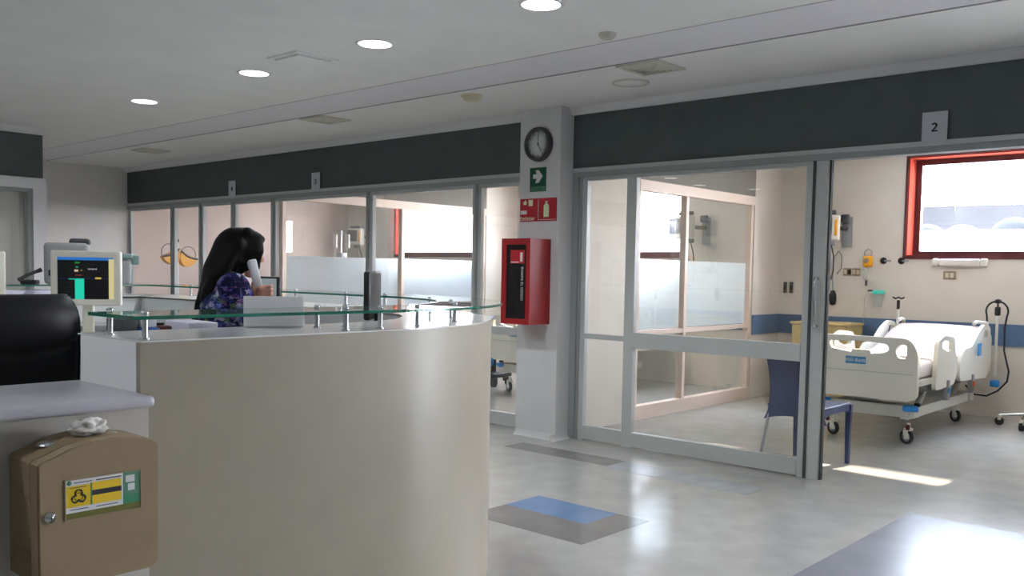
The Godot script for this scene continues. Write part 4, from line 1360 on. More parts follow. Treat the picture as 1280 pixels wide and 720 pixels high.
# ---------------------------------------------------------------- near room
func castor(parent: Node, at: Vector3, turn: float, r := 0.062):
	var n := Node3D.new()
	add(n, "castor", parent)
	n.position = at
	n.rotation.y = turn
	put(MB.new().lathe([Vector2(r * 0.68, -0.015), Vector2(r * 0.9, -0.017), Vector2(r, -0.008), Vector2(r, 0.008), Vector2(r * 0.9, 0.017), Vector2(r * 0.68, 0.015)], Transform3D(Basis(Vector3.BACK, PI / 2), Vector3(0, r, 0)), 28), "tyre", M.rubber, n)
	put(MB.new().lathe([Vector2(0, -0.016), Vector2(r * 0.3, -0.016), Vector2(r * 0.68, -0.010), Vector2(r * 0.70, 0.0), Vector2(r * 0.68, 0.010), Vector2(r * 0.3, 0.016), Vector2(0, 0.016)], Transform3D(Basis(Vector3.BACK, PI / 2), Vector3(0, r, 0)), 24), "wheel", M.steel, n)
	var f := MB.new()
	for s in [-1.0, 1.0]:
		f.box(Vector3(s * 0.024, r * 1.35, 0.008), Vector3(0.006, r * 1.2, 0.045), Basis(Vector3.RIGHT, -0.25))
	f.box(Vector3(0, r * 2.05, 0.016), Vector3(0.058, 0.02, 0.05))
	f.cyl(Vector3(0, r * 2.1, 0.016), Vector3(0, r * 2.1 + 0.05, 0.016), 0.015)
	put(f, "fork", M.bed, n)

func rounded_poly(pts: Array, r: float, seg := 5) -> Array:
	var o := []
	var n := pts.size()
	for i in n:
		var p: Vector2 = pts[i]
		var a: Vector2 = (pts[(i - 1 + n) % n] - p)
		var b: Vector2 = (pts[(i + 1) % n] - p)
		var q: float = min(r, min(a.length(), b.length()) * 0.45)
		var p0 := p + a.normalized() * q
		var p1 := p + b.normalized() * q
		for k in seg + 1:
			var t := float(k) / seg
			o.append(p0.lerp(p, t).lerp(p.lerp(p1, t), t))
	return o

func csg_board(parent: Node, called: String, outline: Array, holes: Array, depth: float, m: Material, x: Transform3D):
	var c := CSGPolygon3D.new()
	c.polygon = PackedVector2Array(outline)
	c.depth = depth
	c.material = m
	for h in holes:
		var s := CSGPolygon3D.new()
		s.name = "opening"
		s.polygon = PackedVector2Array(h)
		s.depth = depth * 3
		s.position.z = depth
		s.operation = CSGShape3D.OPERATION_SUBTRACTION
		s.material = m
		c.add_child(s, true)
	add(c, called, parent)
	c.transform = x
	return c

func bed(label: String, at: Vector3) -> Node3D:
	# foot end towards +z
	var b := thing("hospital_bed", label, "hospital bed", at)
	var W := 0.45
	# foot board
	var out := rounded_poly([Vector2(-W, 0.42), Vector2(-W + 0.06, 0.385), Vector2(W - 0.06, 0.385), Vector2(W, 0.42), Vector2(W, 0.80), Vector2(W - 0.07, 0.905), Vector2(-W + 0.07, 0.905), Vector2(-W, 0.80)], 0.07)
	var holes := [
		rounded_poly([Vector2(-0.30, 0.855), Vector2(-0.28, 0.79), Vector2(-0.10, 0.765), Vector2(-0.095, 0.79), Vector2(0.06, 0.79), Vector2(0.065, 0.762), Vector2(0.17, 0.772), Vector2(0.22, 0.80), Vector2(0.20, 0.85), Vector2(0.0, 0.865)], 0.025, 3),
		rounded_poly([Vector2(0.265, 0.80), Vector2(0.29, 0.74), Vector2(0.345, 0.735), Vector2(0.36, 0.76), Vector2(0.36, 0.85), Vector2(0.30, 0.855)], 0.02, 3),
		rounded_poly([Vector2(-0.345, 0.80), Vector2(-0.36, 0.74), Vector2(-0.40, 0.74), Vector2(-0.41, 0.80), Vector2(-0.40, 0.84), Vector2(-0.36, 0.85)], 0.02, 3)]
	csg_board(b, "footboard", out, holes, 0.05, M.bed, Transform3D(Basis.IDENTITY, Vector3(0, 0, 1.10)))
	put(MB.new().bb(-W + 0.03, W - 0.03, 0.605, 0.613, 1.10, 1.106), "board_groove", M.bed_frame, b)
	var lb := put(MB.new().rbox(Vector3(-0.06, 0.698, 1.103), Vector3(0.175, 0.062, 0.012), 0.0058, 2), "maker_badge", M.blue_label, b)
	text("Hill-Rom", 0.042, 0.001, M.sign_white, lb, Vector3(-0.06, 0.698, 1.1095), Vector3.ZERO, "lettering", true)
	# head board
	var hout := rounded_poly([Vector2(-W, 0.45), Vector2(W, 0.45), Vector2(W, 0.86), Vector2(W - 0.08, 0.93), Vector2(-W + 0.08, 0.93), Vector2(-W, 0.86)], 0.07)
	csg_board(b, "headboard", hout, [], 0.045, M.bed, Transform3D(Basis.IDENTITY, Vector3(0, 0, -1.03)))
	# mattress and bedding: profile along z, height
	var ypro := func(z: float) -> float: return 0.70 + (0.22 * smoothstep(-0.05, -0.95, z) if z < -0.05 else 0.0)
	for lay in [[0.40, -0.13, 0.0, "mattress", M.sheet, -1.0, 1.02], [0.405, -0.05, 0.022, "bedspread", M.blanket, -1.005, 0.55]]:
		var mm := MB.new()
		var rows := []
		var nzv := 30
		for i in nzv + 1:
			var z: float = lerpf(lay[5], lay[6], float(i) / nzv)
			var y: float = ypro.call(z)
			var e: float = min(1.0, min(z - lay[5], lay[6] - z) / 0.05 + 0.25)
			e = sqrt(clampf(e, 0.0, 1.0))
			var w: float = lay[0]
			var row := []
			var top: float = y + lay[2] * e
			var bot: float = y + lay[1]
			for q in [[-w, bot], [-w - 0.008, (bot + top) / 2], [-w, top - 0.03], [-w + 0.03, top - 0.006], [-w * 0.5, top + 0.004 * sin(i * 1.7)], [0, top + 0.006], [w * 0.5, top + 0.004 * cos(i * 1.3)], [w - 0.03, top - 0.006], [w, top - 0.03], [w + 0.008, (bot + top) / 2], [w, bot]]:
				row.append(Vector3(q[0], q[1], z))
			rows.append(row)
		for i in nzv:
			var mid: Vector3 = (rows[i][0] + rows[i + 1][10]) / 2
			for j in 11:
				var j2 := (j + 1) % 11
				mm.quad(rows[i][j], rows[i][j2], rows[i + 1][j2], rows[i + 1][j], mid, 1 if j < 10 else 2)
		for e in [0, nzv]:
			for j in range(1, 10):
				mm.tri(rows[e][0], rows[e][j], rows[e][j + 1], rows[e][0] + Vector3(0, 0, 0.1 if e == 0 else -0.1))
		put(mm, lay[3], lay[4], b)
	# deck, chassis, lift arms
	put(MB.new().bb(-0.42, 0.42, 0.50, 0.555, -1.0, 1.08), "deck", M.bed_frame, b)
	put(MB.new().bb(-0.40, 0.40, 0.44, 0.50, -0.95, 1.04), "underframe", M.bed_dark, b)
	var ch := MB.new()
	for s in [-1.0, 1.0]:
		ch.box(Vector3(s * 0.33, 0.265, 0.08), Vector3(0.07, 0.085, 1.86))
	ch.box(Vector3(0, 0.285, 0.92), Vector3(0.80, 0.10, 0.16))
	ch.box(Vector3(0, 0.265, -0.74), Vector3(0.76, 0.08, 0.12))
	put(ch, "chassis", M.bed_frame, b)
	for z in [0.55, -0.45]:
		for s in [-1.0, 1.0]:
			put(MB.new().tube([Vector3(s * 0.28, 0.27, z), Vector3(s * 0.28, 0.47, z - 0.22)], 0.03, 8), "lift_arm", M.bed_frame, b)
	for q in [[-0.315, 0.90, 1.15], [0.32, 0.90, 1.25], [-0.30, -0.72, 1.2], [0.245, -0.72, 1.05]]:
		castor(b, Vector3(q[0], 0, q[1]), q[2])
	for s in [-1.0, 1.0]:
		put(MB.new().rbox(Vector3(s * 0.37, 0.315, 0.99), Vector3(0.12, 0.05, 0.08), 0.015, 2, Basis(Vector3.UP, 0.5 * s)), "brake_pedal", M.pedal_blue, b)
		put(MB.new().rbox(Vector3(s * 0.41, 0.345, 0.94), Vector3(0.05, 0.03, 0.04), 0.01), "pedal_block", M.black, b)
		put(MB.new().rbox(Vector3(s * 0.345, 0.15, 0.955), Vector3(0.03, 0.045, 0.03), 0.008), "red_catch", M.maroon, b)
	# side rails: two on each side with grip openings
	for s in [-1.0, 1.0]:
		var x := Transform3D(Basis(Vector3(0, 0, -1), Vector3.UP, Vector3(1, 0, 0)), Vector3(s * 0.455, 0, 0))
		# polygon x = -z
		var foot := rounded_poly([Vector2(-0.64, 0.44), Vector2(-0.10, 0.46), Vector2(-0.02, 0.62), Vector2(-0.10, 0.72), Vector2(-0.14, 0.88), Vector2(-0.44, 0.91), Vector2(-0.60, 0.86)], 0.06)
		var fhole := rounded_poly([Vector2(-0.50, 0.80), Vector2(-0.34, 0.76), Vector2(-0.20, 0.77), Vector2(-0.19, 0.85), Vector2(-0.42, 0.87), Vector2(-0.50, 0.85)], 0.02, 3)
		var fr = csg_board(b, "side_rail", foot, [fhole], 0.035, M.bed, x)
		var hd := rounded_poly([Vector2(0.04, 0.47), Vector2(0.94, 0.44), Vector2(1.02, 0.60), Vector2(1.0, 0.94), Vector2(0.80, 0.97), Vector2(0.60, 0.90), Vector2(0.40, 0.77), Vector2(0.16, 0.76), Vector2(0.05, 0.66)], 0.07)
		var hh := rounded_poly([Vector2(0.76, 0.84), Vector2(0.92, 0.84), Vector2(0.92, 0.91), Vector2(0.80, 0.92)], 0.015, 3)
		var hr = csg_board(b, "side_rail", hd, [hh], 0.035, M.bed, x)
		put(MB.new().rbox(Vector3(s * 0.455 + s * 0.028 - (0.0 if s > 0 else -0.0), 0.74, -0.42 + -0.12), Vector3(0.012, 0.12, 0.10), 0.005), "control_panel", M.blue_label, b)
		for z in [0.30, -0.45]:
			put(MB.new().rbox(Vector3(s * 0.445, 0.42, z), Vector3(0.05, 0.18, 0.06), 0.012), "rail_hinge", M.grey_plastic, b)
			put(MB.new().rbox(Vector3(s * 0.478, 0.42, z + 0.02), Vector3(0.014, 0.05, 0.03), 0.004), "release_tab", M.blue_label if z > 0 else M.orange, b)
	# push handles at the head end
	for s in [-1.0, 1.0]:
		put(MB.new().tube([Vector3(s * 0.40, 0.55, -1.06), Vector3(s * 0.41, 0.90, -1.08), Vector3(s * 0.40, 0.97, -1.06), Vector3(s * 0.36, 0.985, -0.85), Vector3(s * 0.36, 0.97, -0.78)], 0.018, 10), "push_handle", M.bed, b)
	return b

func near_room():
	bed("hospital bed with raised side rails and blue badge below the red window", Vector3(-2.92, 0, -8.85))
	# pole clamped to the bed with looped black cable
	var pl := thing("bed_pole", "pale pole with black top and looped cable at bed head", "pole", Vector3(-2.44, 0.0, -9.97))
	put(MB.new().cyl(Vector3(0, 0.45, 0), Vector3(0, 1.10, 0), 0.014), "tube", M.bed, pl)
	put(MB.new().rbox(Vector3(0, 1.09, 0), Vector3(0.05, 0.09, 0.05), 0.015), "clamp", M.black, pl)
	put(MB.new().cyl(Vector3(0, 1.12, 0), Vector3(0, 1.18, 0), 0.008), "stem", M.black, pl)
	put(MB.new().lathe([Vector2(0, 0.03), Vector2(0.03, 0.018), Vector2(0.03, -0.012), Vector2(0, -0.02)], Transform3D(Basis.IDENTITY, Vector3(0, 1.185, 0)), 14), "knob", M.black, pl)
	var loop := []
	for i in 25:
		var a := PI * 1.25 - 1.5 * PI * i / 24.0
		loop.append(Vector3(cos(a) * 0.10, 1.09 + sin(a) * 0.10, 0.02))
	loop = [Vector3(-0.075, 0.80, 0.03), Vector3(-0.08, 0.93, 0.025)] + loop.slice(2, 23) + [Vector3(0.075, 0.93, 0.02), Vector3(0.08, 0.70, 0.02), Vector3(0.13, 0.50, 0.02), Vector3(0.12, 0.40, 0.02), Vector3(0.04, 0.30, 0.02), Vector3(-0.06, 0.24, 0.02), Vector3(-0.18, 0.245, 0.02), Vector3(-0.26, 0.33, 0.02)]
	put(MB.new().tube(loop, 0.009, 8), "cable", M.rubber, pl)
	put(MB.new().rbox(Vector3(0.02, 0.375, 0.06), Vector3(0.09, 0.07, 0.05), 0.02), "blue_plug", M.pedal_blue, pl)
	var p2 := thing("drip_pole", "short pale pole with a black fork top behind the bed", "pole", Vector3(-3.40, 0.0, -9.96))
	put(MB.new().cyl(Vector3(0, 0.45, 0), Vector3(0, 1.10, 0), 0.013), "tube", M.bed, p2)
	put(MB.new().rbox(Vector3(0, 1.12, 0), Vector3(0.03, 0.10, 0.03), 0.01), "clamp", M.black, p2)
	put(MB.new().tube([Vector3(-0.06, 1.20, 0), Vector3(-0.03, 1.185, 0), Vector3(0, 1.20, 0), Vector3(0.03, 1.185, 0), Vector3(0.06, 1.20, 0)], 0.009, 8), "fork", M.black, p2)

	# blue chair, back towards the glass
	var c := thing("plastic_chair", "blue plastic chair with metal rear legs behind the glass door", "chair", Vector3(-2.845, 0, -6.50))
	var sh := MB.new()
	var g := []
	for i in 17:
		var v := i / 16.0
		var y := 0.34 + 0.55 * v
		var hw := 0.212 - 0.022 * sin(PI * clampf(v * 1.25 - 0.1, 0, 1)) + (0.03 * pow(1 - v / 0.18, 2.0) if v < 0.18 else 0.0) + 0.012 * v
		var row := []
		for j in 13:
			var u := -1.0 + j / 6.0
			var yy := y + (0.045 * (1.0 - u * u) if i == 0 else 0.045 * (1.0 - u * u) * (1.0 - v) * 0.9) - (0.02 * u * u if i == 16 else 0.0)
			row.append(Vector3(u * hw, yy, 0.215 + 0.03 * (1.0 - u * u) + 0.05 * v * v))
		g.append(row)
	for i in 16:
		for j in 12:
			var mid: Vector3 = g[i][j] - Vector3(0, 0, 1)
			sh.quad(g[i][j], g[i][j + 1], g[i + 1][j + 1], g[i + 1][j], mid, 1)
			var o := Vector3(0, 0, -0.014)
			sh.quad(g[i][j] + o, g[i][j + 1] + o, g[i + 1][j + 1] + o, g[i + 1][j] + o, mid + Vector3(0, 0, 2), 2)
	for i in 16:
		for j in [0, 12]:
			var o := Vector3(0, 0, -0.014)
			sh.quad(g[i][j], g[i + 1][j], g[i + 1][j] + o, g[i][j] + o, Vector3(0, 0.6, 0.22))
	for j in 12:
		for i in [0, 16]:
			var o := Vector3(0, 0, -0.014)
			sh.quad(g[i][j], g[i][j + 1], g[i][j + 1] + o, g[i][j] + o, Vector3(0, 0.6, 0.22))
	put(sh, "backrest", M.chair_blue, c)
	put(MB.new().rbox(Vector3(0, 0.452, -0.03), Vector3(0.43, 0.02, 0.50), 0.009, 2), "seat", M.chair_blue, c)
	var ap := MB.new()
	for s in [-1.0, 1.0]:
		ap.prism([Vector2(-0.28, 0.445), Vector2(0.20, 0.445), Vector2(0.20, 0.385), Vector2(0.08, 0.41), Vector2(-0.22, 0.405), Vector2(-0.28, 0.38)], s * 0.205 - 0.01, s * 0.205 + 0.01, Transform3D(Basis(Vector3(0, 0, 1), Vector3.UP, Vector3(-1, 0, 0)), Vector3.ZERO))
	ap.bb(-0.2, 0.2, 0.40, 0.445, -0.285, -0.268)
	put(ap, "apron", M.chair_blue, c)
	for s in [-1.0, 1.0]:
		put(MB.new().prism([Vector2(-0.022, 0.445), Vector2(0.022, 0.445), Vector2(0.012, 0.0), Vector2(-0.012, 0.0)], -0.292, -0.255, Transform3D(Basis.IDENTITY, Vector3(s * 0.205, 0, 0))), "leg", M.chair_blue, c)
		put(MB.new().tube([Vector3(s * 0.195, 0.44, 0.20), Vector3(s * 0.205, 0.36, 0.215), Vector3(s * 0.235, 0.0, 0.30)], 0.011, 10), "leg", M.steel, c)

	# bedside cabinet
	var cb := thing("bedside_cabinet", "pale wood bedside cabinet behind the foot of the bed", "cabinet", Vector3(-4.15, 0, -9.92))
	put(MB.new().bb(-0.31, 0.31, 0.08, 0.87, -0.22, 0.22), "body", M.wood, cb)
	put(MB.new().rbox(Vector3(0, 0.885, 0), Vector3(0.66, 0.03, 0.48), 0.008), "top", M.wood, cb)
	var dr := put(MB.new().bb(-0.30, 0.30, 0.66, 0.86, 0.222, 0.238), "drawer", M.wood, cb)
	put(MB.new().cyl(Vector3(-0.06, 0.76, 0.25), Vector3(0.06, 0.76, 0.25), 0.008), "handle", M.steel, dr)
	var do := put(MB.new().bb(-0.30, 0.30, 0.10, 0.65, 0.222, 0.238), "door", M.wood, cb)
	put(MB.new().cyl(Vector3(0.24, 0.34, 0.25), Vector3(0.24, 0.46, 0.25), 0.008), "handle", M.steel, do)
	for s in [[-0.26, -0.17], [0.26, -0.17], [-0.26, 0.17], [0.26, 0.17]]:
		put(MB.new().cyl(Vector3(s[0], 0, s[1]), Vector3(s[0], 0.08, s[1]), 0.025), "foot", M.black, cb)

	wall_monitor("vital signs monitor on a wall arm beside the door post", Vector3(-4.20, 1.93, ZR), 0.35)
	var bulb := thing("pressure_bulb", "black rubber bulb hanging from a tube on the wall", "bulb", Vector3(-4.19, 1.08, ZR + 0.06))
	put(MB.new().lathe([Vector2(0, 0), Vector2(0.03, 0.012), Vector2(0.042, 0.06), Vector2(0.04, 0.12), Vector2(0.024, 0.165), Vector2(0, 0.175)], Transform3D.IDENTITY, 18), "bulb", M.rubber, bulb)
	put(MB.new().tube([Vector3(0, 0.17, 0), Vector3(-0.01, 0.35, 0), Vector3(0.0, 0.55, 0), Vector3(0.05, 0.62, 0), Vector3(0.09, 0.56, 0), Vector3(0.08, 0.42, -0.02), Vector3(0.02, 0.36, -0.04)], 0.007, 8), "tube", M.grey_plastic, bulb)
	var ol := [[-4.055, 1.462, "outlet plate nearest the hanging black bulb"], [-3.955, 1.462, "twin outlet plate left of the yellow regulator"], [-2.97, 1.442, "twin outlet plate below the reading lamp"]]
	for o in ol:
		var t := thing("wall_outlet", o[2], "outlet", Vector3(o[0], o[1], ZR), 0.0, "wall outlet plates above the bumper strip")
		put(MB.new().rbox(Vector3(0, 0, 0.005), Vector3(0.125 if o[0] > -3.0 else 0.092, 0.085, 0.010), 0.004), "plate", M.brown, t)
		for s in [-1.0, 1.0]:
			put(MB.new().rbox(Vector3(s * 0.024, 0, 0.011), Vector3(0.036, 0.05, 0.004), 0.002), "socket", M.beige_plastic if o[0] > -4.0 else (M.black if s > 0 else M.beige_plastic), t)
	# regulator
	var rg := thing("oxygen_regulator", "yellow flow regulator hanging on the wall", "regulator", Vector3(-3.815, 1.58, ZR))
	put(MB.new().rbox(Vector3(0, 0, 0.04), Vector3(0.10, 0.12, 0.06), 0.02), "body", M.amber, rg)
	put(MB.new().lathe([Vector2(0, 0.012), Vector2(0.026, 0.01), Vector2(0.03, 0)], Transform3D(Basis(Vector3.RIGHT, PI / 2), Vector3(-0.01, 0.01, 0.07)), 18), "dial", M.brown, rg)
	put(MB.new().lathe([Vector2(0, -0.19), Vector2(0.022, -0.185), Vector2(0.026, -0.07), Vector2(0.012, -0.06)], Transform3D(Basis.IDENTITY, Vector3(-0.02, 0, 0.04)), 14), "bottle", M.clear_plastic, rg)
	put(MB.new().tube([Vector3(-0.04, 0.06, 0.04), Vector3(-0.04, 0.11, 0.04), Vector3(0.0, 0.14, 0.04), Vector3(0.04, 0.11, 0.04), Vector3(0.035, 0.06, 0.04)], 0.006, 8), "hook", M.steel, rg)
	put(MB.new().cyl(Vector3(-0.01, -0.27, 0.04), Vector3(-0.01, -0.21, 0.04), 0.012), "nozzle", M.black, rg)
	# suction jar
	var sj := thing("suction_jar", "clear suction jar with a teal lid and thin hose", "jar", Vector3(-3.68, 1.08, ZR))
	put(MB.new().lathe([Vector2(0, 0), Vector2(0.045, 0.004), Vector2(0.052, 0.13), Vector2(0.052, 0.15)], Transform3D(Basis.IDENTITY, Vector3(0, 0, 0.06)), 20), "jar", M.clear_plastic, sj)
	put(MB.new().lathe([Vector2(0.066, 0.145), Vector2(0.068, 0.175), Vector2(0.05, 0.185), Vector2(0, 0.186)], Transform3D(Basis.IDENTITY, Vector3(0, 0, 0.06)), 20), "lid", M.teal, sj)
	put(MB.new().tube([Vector3(-0.05, 0.18, 0.06), Vector3(-0.11, 0.18, 0.05), Vector3(-0.15, 0.08, 0.04), Vector3(-0.16, -0.15, 0.03), Vector3(-0.16, -0.3, 0.03)], 0.006, 8), "hose", M.clear_plastic, sj)
	put(MB.new().box(Vector3(-0.09, 0.18, 0.055), Vector3(0.05, 0.018, 0.02)), "connector", M.black, sj)
	for o in [[-3.66, "left black gas outlet beside the yellow regulator"], [-3.47, "right black gas outlet near the red window"]]:
		var t := thing("gas_outlet", o[1], "gas outlet", Vector3(o[0], 1.59, ZR), 0.0, "black gas outlets on the wall")
		put(MB.new().lathe([Vector2(0, 0.03), Vector2(0.018, 0.03), Vector2(0.022, 0.012), Vector2(0.035, 0.01), Vector2(0.037, 0)], Transform3D(Basis(Vector3.RIGHT, PI / 2), Vector3.ZERO), 18), "socket", M.black, t)
		put(MB.new().box(Vector3(0.05, 0, 0.02), Vector3(0.07, 0.018, 0.02)), "lever", M.grey_plastic, t)
	var lm := thing("reading_lamp", "unlit white reading lamp fixed below the red window", "lamp", Vector3(-2.87, 1.575, ZR))
	put(MB.new().rbox(Vector3(0, 0, 0.035), Vector3(0.40, 0.075, 0.07), 0.02, 3), "diffuser", M.sheet, lm)
	for s in [-1.0, 1.0]:
		put(MB.new().rbox(Vector3(s * 0.235, 0, 0.035), Vector3(0.066, 0.085, 0.072), 0.02, 3), "end_cap", M.ivory, lm)
	# drip stand base at the right edge
	var ds := thing("drip_stand", "drip stand with small castors at the right picture edge", "drip stand", Vector3(-2.02, 0, -9.72))
	put(MB.new().cyl(Vector3(0, 0.12, 0), Vector3(0, 1.9, 0), 0.012), "pole", M.chrome, ds)
	for k in 5:
		var a := TAU * k / 5 + 0.45
		var e := Vector3(cos(a) * 0.29, 0.10, sin(a) * 0.29)
		var arm := put(MB.new().tube([Vector3(0, 0.14, 0), e], [0.018, 0.012], 8), "arm", M.chrome, ds)
		put(MB.new().cyl(e + Vector3(-sin(a) * 0.014, -0.058, cos(a) * 0.014), e + Vector3(sin(a) * 0.014, -0.058, -cos(a) * 0.014), 0.040, 18), "wheel", M.rubber, arm)
		put(MB.new().box(e + Vector3(0, -0.02, 0), Vector3(0.03, 0.05, 0.03), Basis(Vector3.UP, -a)), "fork", M.ivory, arm)
	put(MB.new().tube([Vector3(-0.14, 1.92, 0), Vector3(-0.12, 1.88, 0), Vector3(0, 1.9, 0), Vector3(0.12, 1.88, 0), Vector3(0.14, 1.92, 0)], 0.006, 8), "hooks", M.chrome, ds)
	# light switches by the cabinet
	for k in 2:
		var t := thing("wall_switch", ["left dark switch on the wall seen through glass door", "right dark switch on the wall seen through glass door"][k], "switch", Vector3(-4.79 + 0.075 * k, 1.27, ZR), 0.0, "dark wall switches")
		put(MB.new().rbox(Vector3(0, 0, 0.006), Vector3(0.045, 0.13, 0.012), 0.005), "plate", M.bed_dark, t)
		put(MB.new().rbox(Vector3(0, 0, 0.013), Vector3(0.022, 0.05, 0.006), 0.002), "rocker", M.black, t)

func wall_monitor(label: String, at: Vector3, turn: float):
	var t := thing("bedside_monitor", label, "monitor", at, 0.0, "bedside monitors on wall arms")
	put(MB.new().rbox(Vector3(0.13, -0.02, 0.015), Vector3(0.11, 0.34, 0.03), 0.006), "wall_rail", M.grey_plastic, t)
	put(MB.new().tube([Vector3(0.13, 0.02, 0.03), Vector3(0.06, 0.02, 0.16), Vector3(0.0, 0.02, 0.22)], 0.022, 10), "arm", M.dark_grey, t)
	put(MB.new().rbox(Vector3(0.12, 0.13, 0.06), Vector3(0.09, 0.09, 0.06), 0.015), "module", M.dark_grey, t)
	var bs := Basis(Vector3.UP, turn)
	var h := put(MB.new().rbox(Vector3(-0.02, 0.02, 0.28), Vector3(0.32, 0.28, 0.11), 0.02, 3, bs), "housing", M.ivory, t)
	put(MB.new().rbox(Vector3(-0.02, 0.02, 0.28) + bs * Vector3(-0.03, 0.015, 0.054), Vector3(0.22, 0.19, 0.006), 0.002, 1, bs), "screen", M.dark_grey, h)
	put(MB.new().rbox(Vector3(-0.02, 0.02, 0.28) + bs * Vector3(0.12, 0.0, 0.055), Vector3(0.03, 0.18, 0.006), 0.002, 1, bs), "key_strip", M.amber, h)
	put(MB.new().rbox(Vector3(-0.02, 0.19, 0.26), Vector3(0.22, 0.05, 0.10), 0.015, 2, bs), "carry_handle", M.dark_grey, t)
	put(MB.new().rbox(Vector3(0.02, -0.15, 0.25), Vector3(0.14, 0.05, 0.08), 0.01, 2, bs), "connector_block", M.grey_plastic, t)
	put(MB.new().tube([Vector3(0.0, -0.17, 0.25), Vector3(-0.02, -0.30, 0.22), Vector3(-0.03, -0.45, 0.12), Vector3(-0.01, -0.56, 0.08)], 0.008, 8), "lead", M.grey_plastic, t)
	put(MB.new().tube([Vector3(0.05, -0.17, 0.25), Vector3(0.07, -0.30, 0.22), Vector3(0.03, -0.45, 0.12), Vector3(-0.01, -0.56, 0.08)], 0.008, 8), "lead", M.dark_grey, t)
	return t

func iv_stand(label: String, at: Vector3, bags: int):
	var t := thing("infusion_stand", label, "drip stand", at, 0.0, "infusion stands in the far rooms")
	put(MB.new().cyl(Vector3(0, 0.08, 0), Vector3(0, 2.0, 0), 0.013), "pole", M.chrome, t)
	for k in 5:
		var a := TAU * k / 5
		var arm := put(MB.new().tube([Vector3(0, 0.10, 0), Vector3(cos(a) * 0.28, 0.075, sin(a) * 0.28)], 0.012, 8), "arm", M.chrome, t)
		put(MB.new().cyl(Vector3(cos(a) * 0.28 - sin(a) * 0.012, 0.035, sin(a) * 0.28 + cos(a) * 0.012), Vector3(cos(a) * 0.28 + sin(a) * 0.012, 0.035, sin(a) * 0.28 - cos(a) * 0.012), 0.035), "wheel", M.rubber, arm)
	put(MB.new().tube([Vector3(-0.18, 2.03, 0), Vector3(-0.16, 1.99, 0), Vector3(0, 2.0, 0), Vector3(0.16, 1.99, 0), Vector3(0.18, 2.03, 0)], 0.007, 8), "hooks", M.chrome, t)
	for k in bags:
		var x := -0.16 + 0.32 * k
		var bg := put(MB.new().rbox(Vector3(x, 1.83, 0), Vector3(0.10, 0.22, 0.035), 0.017, 3), "fluid_bag", M.sheet, t)
		put(MB.new().tube([Vector3(x, 1.72, 0), Vector3(x * 0.9, 1.5, 0.01), Vector3(x * 0.6, 1.2, 0.02)], 0.005, 8), "line", M.clear_plastic, bg)
	put(MB.new().rbox(Vector3(0.06, 1.55, 0.03), Vector3(0.13, 0.20, 0.12), 0.02), "pump", M.grey_plastic, t)

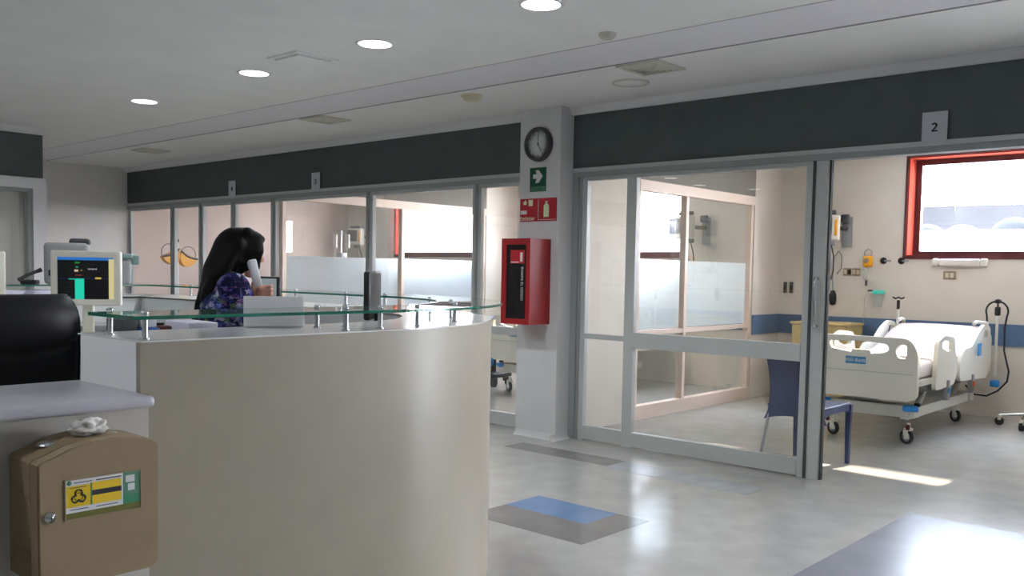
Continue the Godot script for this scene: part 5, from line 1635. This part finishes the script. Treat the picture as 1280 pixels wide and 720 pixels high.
func other_rooms():
	bed("hospital bed in the middle room seen through the glass", Vector3(-6.76, 0, -8.78))
	wall_monitor("vital signs monitor seen through the middle of the glass partition", Vector3(-5.99, 1.97, ZR), -0.5)
	iv_stand("infusion stand with white bags beyond the frosted partition", Vector3(-11.72, 0, -9.0), 2)
	wall_monitor("small monitor beyond the frosted partition near slim post", Vector3(-12.5, 1.93, ZR), 0.2)
	# black equipment trolley at the foot of the middle room's bed
	var tr := thing("equipment_trolley", "black and blue trolley foot behind the lower glass", "trolley", Vector3(-7.62, 0, -8.15))
	put(MB.new().rbox(Vector3(0, 0.45, 0), Vector3(0.10, 0.62, 0.10), 0.02), "column", M.black, tr)
	put(MB.new().rbox(Vector3(0.05, 0.14, 0), Vector3(0.30, 0.06, 0.34), 0.025), "base", M.black, tr)
	put(MB.new().lathe([Vector2(0, 0.015), Vector2(0.06, 0.012), Vector2(0.065, 0)], Transform3D(Basis(Vector3.RIGHT, PI / 2), Vector3(0.03, 0.30, 0.05)), 20), "blue_cap", M.pedal_blue, tr)
	for q in [[-0.07, -0.13], [-0.07, 0.13], [0.17, -0.13], [0.17, 0.13]]:
		put(MB.new().cyl(Vector3(q[0] - 0.012, 0.055, q[1]), Vector3(q[0] + 0.012, 0.055, q[1]), 0.055), "wheel", M.rubber, tr)
	put(MB.new().rbox(Vector3(0.0, 0.80, 0), Vector3(0.34, 0.08, 0.40), 0.03), "blue_seat", M.chair_blue, tr)
	# stand with two yellow pouches
	var ps := thing("pouch_stand", "thin pale stand hung with two yellow black rimmed pouches", "stand", Vector3(-12.4, 0, -6.60))
	put(MB.new().cyl(Vector3(0, 0.02, 0), Vector3(0, 1.76, 0), 0.016), "pole", M.ivory, ps)
	put(MB.new().lathe([Vector2(0, 0.03), Vector2(0.05, 0.025), Vector2(0.17, 0.012), Vector2(0.18, 0)], Transform3D.IDENTITY, 24), "base", M.ivory, ps)
	put(MB.new().lathe([Vector2(0, 0.03), Vector2(0.02, 0.02), Vector2(0.022, -0.02), Vector2(0, -0.03)], Transform3D(Basis.IDENTITY, Vector3(0, 1.76, 0)), 12), "finial", M.black, ps)
	# the pouches lie along z, which runs across the picture here
	for s in [[-0.14, 0.0, 1.0], [0.14, 0.03, -1.0]]:
		var bowl := []
		for i in 13:
			var a := PI * i / 12
			bowl.append(Vector2(cos(a) * 0.13, -sin(a) * 0.17))
		var x := Transform3D(Basis(Vector3(0, 0, 1), Vector3(0, 1, 0), Vector3(-1, 0, 0)) * Basis(Vector3.BACK, s[2] * 0.42), Vector3(0.03, 1.55 + s[1], s[0]))
		put(MB.new().prism(bowl, -0.05, 0.05, x), "yellow_pouch", M.amber, ps)
		var rim := []
		for i in 13:
			rim.append(x * Vector3(-0.135 + 0.27 * i / 12.0, 0.004 - 0.03 * sin(PI * i / 12.0), -0.055))
		put(MB.new().tube(rim, 0.013, 8), "black_rim", M.black, ps)
		var hoop := []
		for i in 13:
			var a := PI * i / 12
			hoop.append(x * Vector3(cos(a) * 0.12, sin(a) * 0.13, 0.0))
		put(MB.new().tube(hoop, 0.006, 8), "wire_hoop", M.dark_grey, ps)

func left_room():
	# glazed wall at the left end of the corridor
	var w := struct("wall_left", "charcoal header and white frame of the left glazed room", "wall")
	var x := -9.85
	put(MB.new().bb(x - 0.12, x, 2.262, CH, -3.78, 4.0), "header_band", M.charcoal, w)
	put(MB.new().bb(x - 0.13, x + 0.03, 2.155, 2.262, -3.80, 4.0), "white_lintel", M.cove, w)
	put(MB.new().bb(x - 0.13, x + 0.03, 0, 2.155, -3.80, -3.672), "white_jamb", M.cove, w)
	put(MB.new().bb(x - 0.13, x + 0.03, 0, 2.155, -1.2, 4.0), "plaster", M.white_paint, w)
	put(MB.new().bb(x - 0.13, x + 0.0, 0, 0.75, -3.672, -1.2), "plaster", M.white_paint, w)
	var b := MB.new()
	b.prism([Vector2(0, 0), Vector2(0.03, 0.0), Vector2(0.05, 0.03), Vector2(0.06, 0.06), Vector2(0, 0.06)], -3.78, 4.0, Transform3D(Basis(Vector3(1, 0, 0), Vector3.UP, Vector3(0, 0, 1)), Vector3(x, 2.70, 0)))
	put(b, "cove_moulding", M.cove, w)
	var g := struct("window_13", "dark framed observation window at the left picture edge", "window")
	put(MB.new().bb(x - 0.08, x, 0.75, 2.155, -3.672, -3.635), "frame", M.alu_dark, g)
	put(MB.new().bb(x - 0.08, x, 2.115, 2.155, -3.635, -1.2), "frame", M.alu_dark, g)
	put(MB.new().bb(x - 0.08, x, 0.75, 0.79, -3.635, -1.2), "frame", M.alu_dark, g)
	put(MB.new().bb(x - 0.045, x - 0.037, 0.79, 2.115, -3.635, -1.2), "pane", M.glass, g)
	# inside that room
	var e := struct("wall_left_room", "cream inner walls of the left glazed room", "wall")
	put(MB.new().bb(-13.1, -12.95, 0, CH, -3.6, 4.0), "plaster", M.cream_wall, e)
	downlight(Vector3(-11.4, CH, -2.2), "downlight inside the left glazed room")
	var t := thing("exam_monitor", "pale monitor inside the left glazed room", "monitor", Vector3(-10.9, 0, -3.2), 1.3)
	put(MB.new().cyl(Vector3(0, 0.05, 0), Vector3(0, 1.5, 0), 0.02), "pole", M.ivory, t)
	put(MB.new().lathe([Vector2(0, 0.06), Vector2(0.1, 0.05), Vector2(0.24, 0.02), Vector2(0.25, 0)], Transform3D.IDENTITY, 20), "base", M.ivory, t)
	var h := put(MB.new().rbox(Vector3(0.08, 1.60, 0.06), Vector3(0.36, 0.34, 0.10), 0.02, 3), "housing", M.ivory, t)
	put(MB.new().rbox(Vector3(0.08, 1.60, 0.112), Vector3(0.28, 0.25, 0.006), 0.002, 1), "screen", M.grey_plastic, h)
	var tb := thing("exam_table", "pale couch seen low through the left window", "couch", Vector3(-11.6, 0, -2.6), 0.1)
	put(MB.new().rbox(Vector3(0, 0.78, 0), Vector3(0.7, 0.14, 1.7), 0.05, 3), "cushion", M.sheet, tb)
	put(MB.new().bb(-0.28, 0.28, 0.1, 0.71, -0.7, 0.7), "plinth", M.ivory, tb)
	for s in [-1.0, 1.0]:
		put(MB.new().bb(-0.25, 0.25, 0.0, 0.1, s * 0.6 - 0.05, s * 0.6 + 0.05), "foot", M.dark_grey, tb)
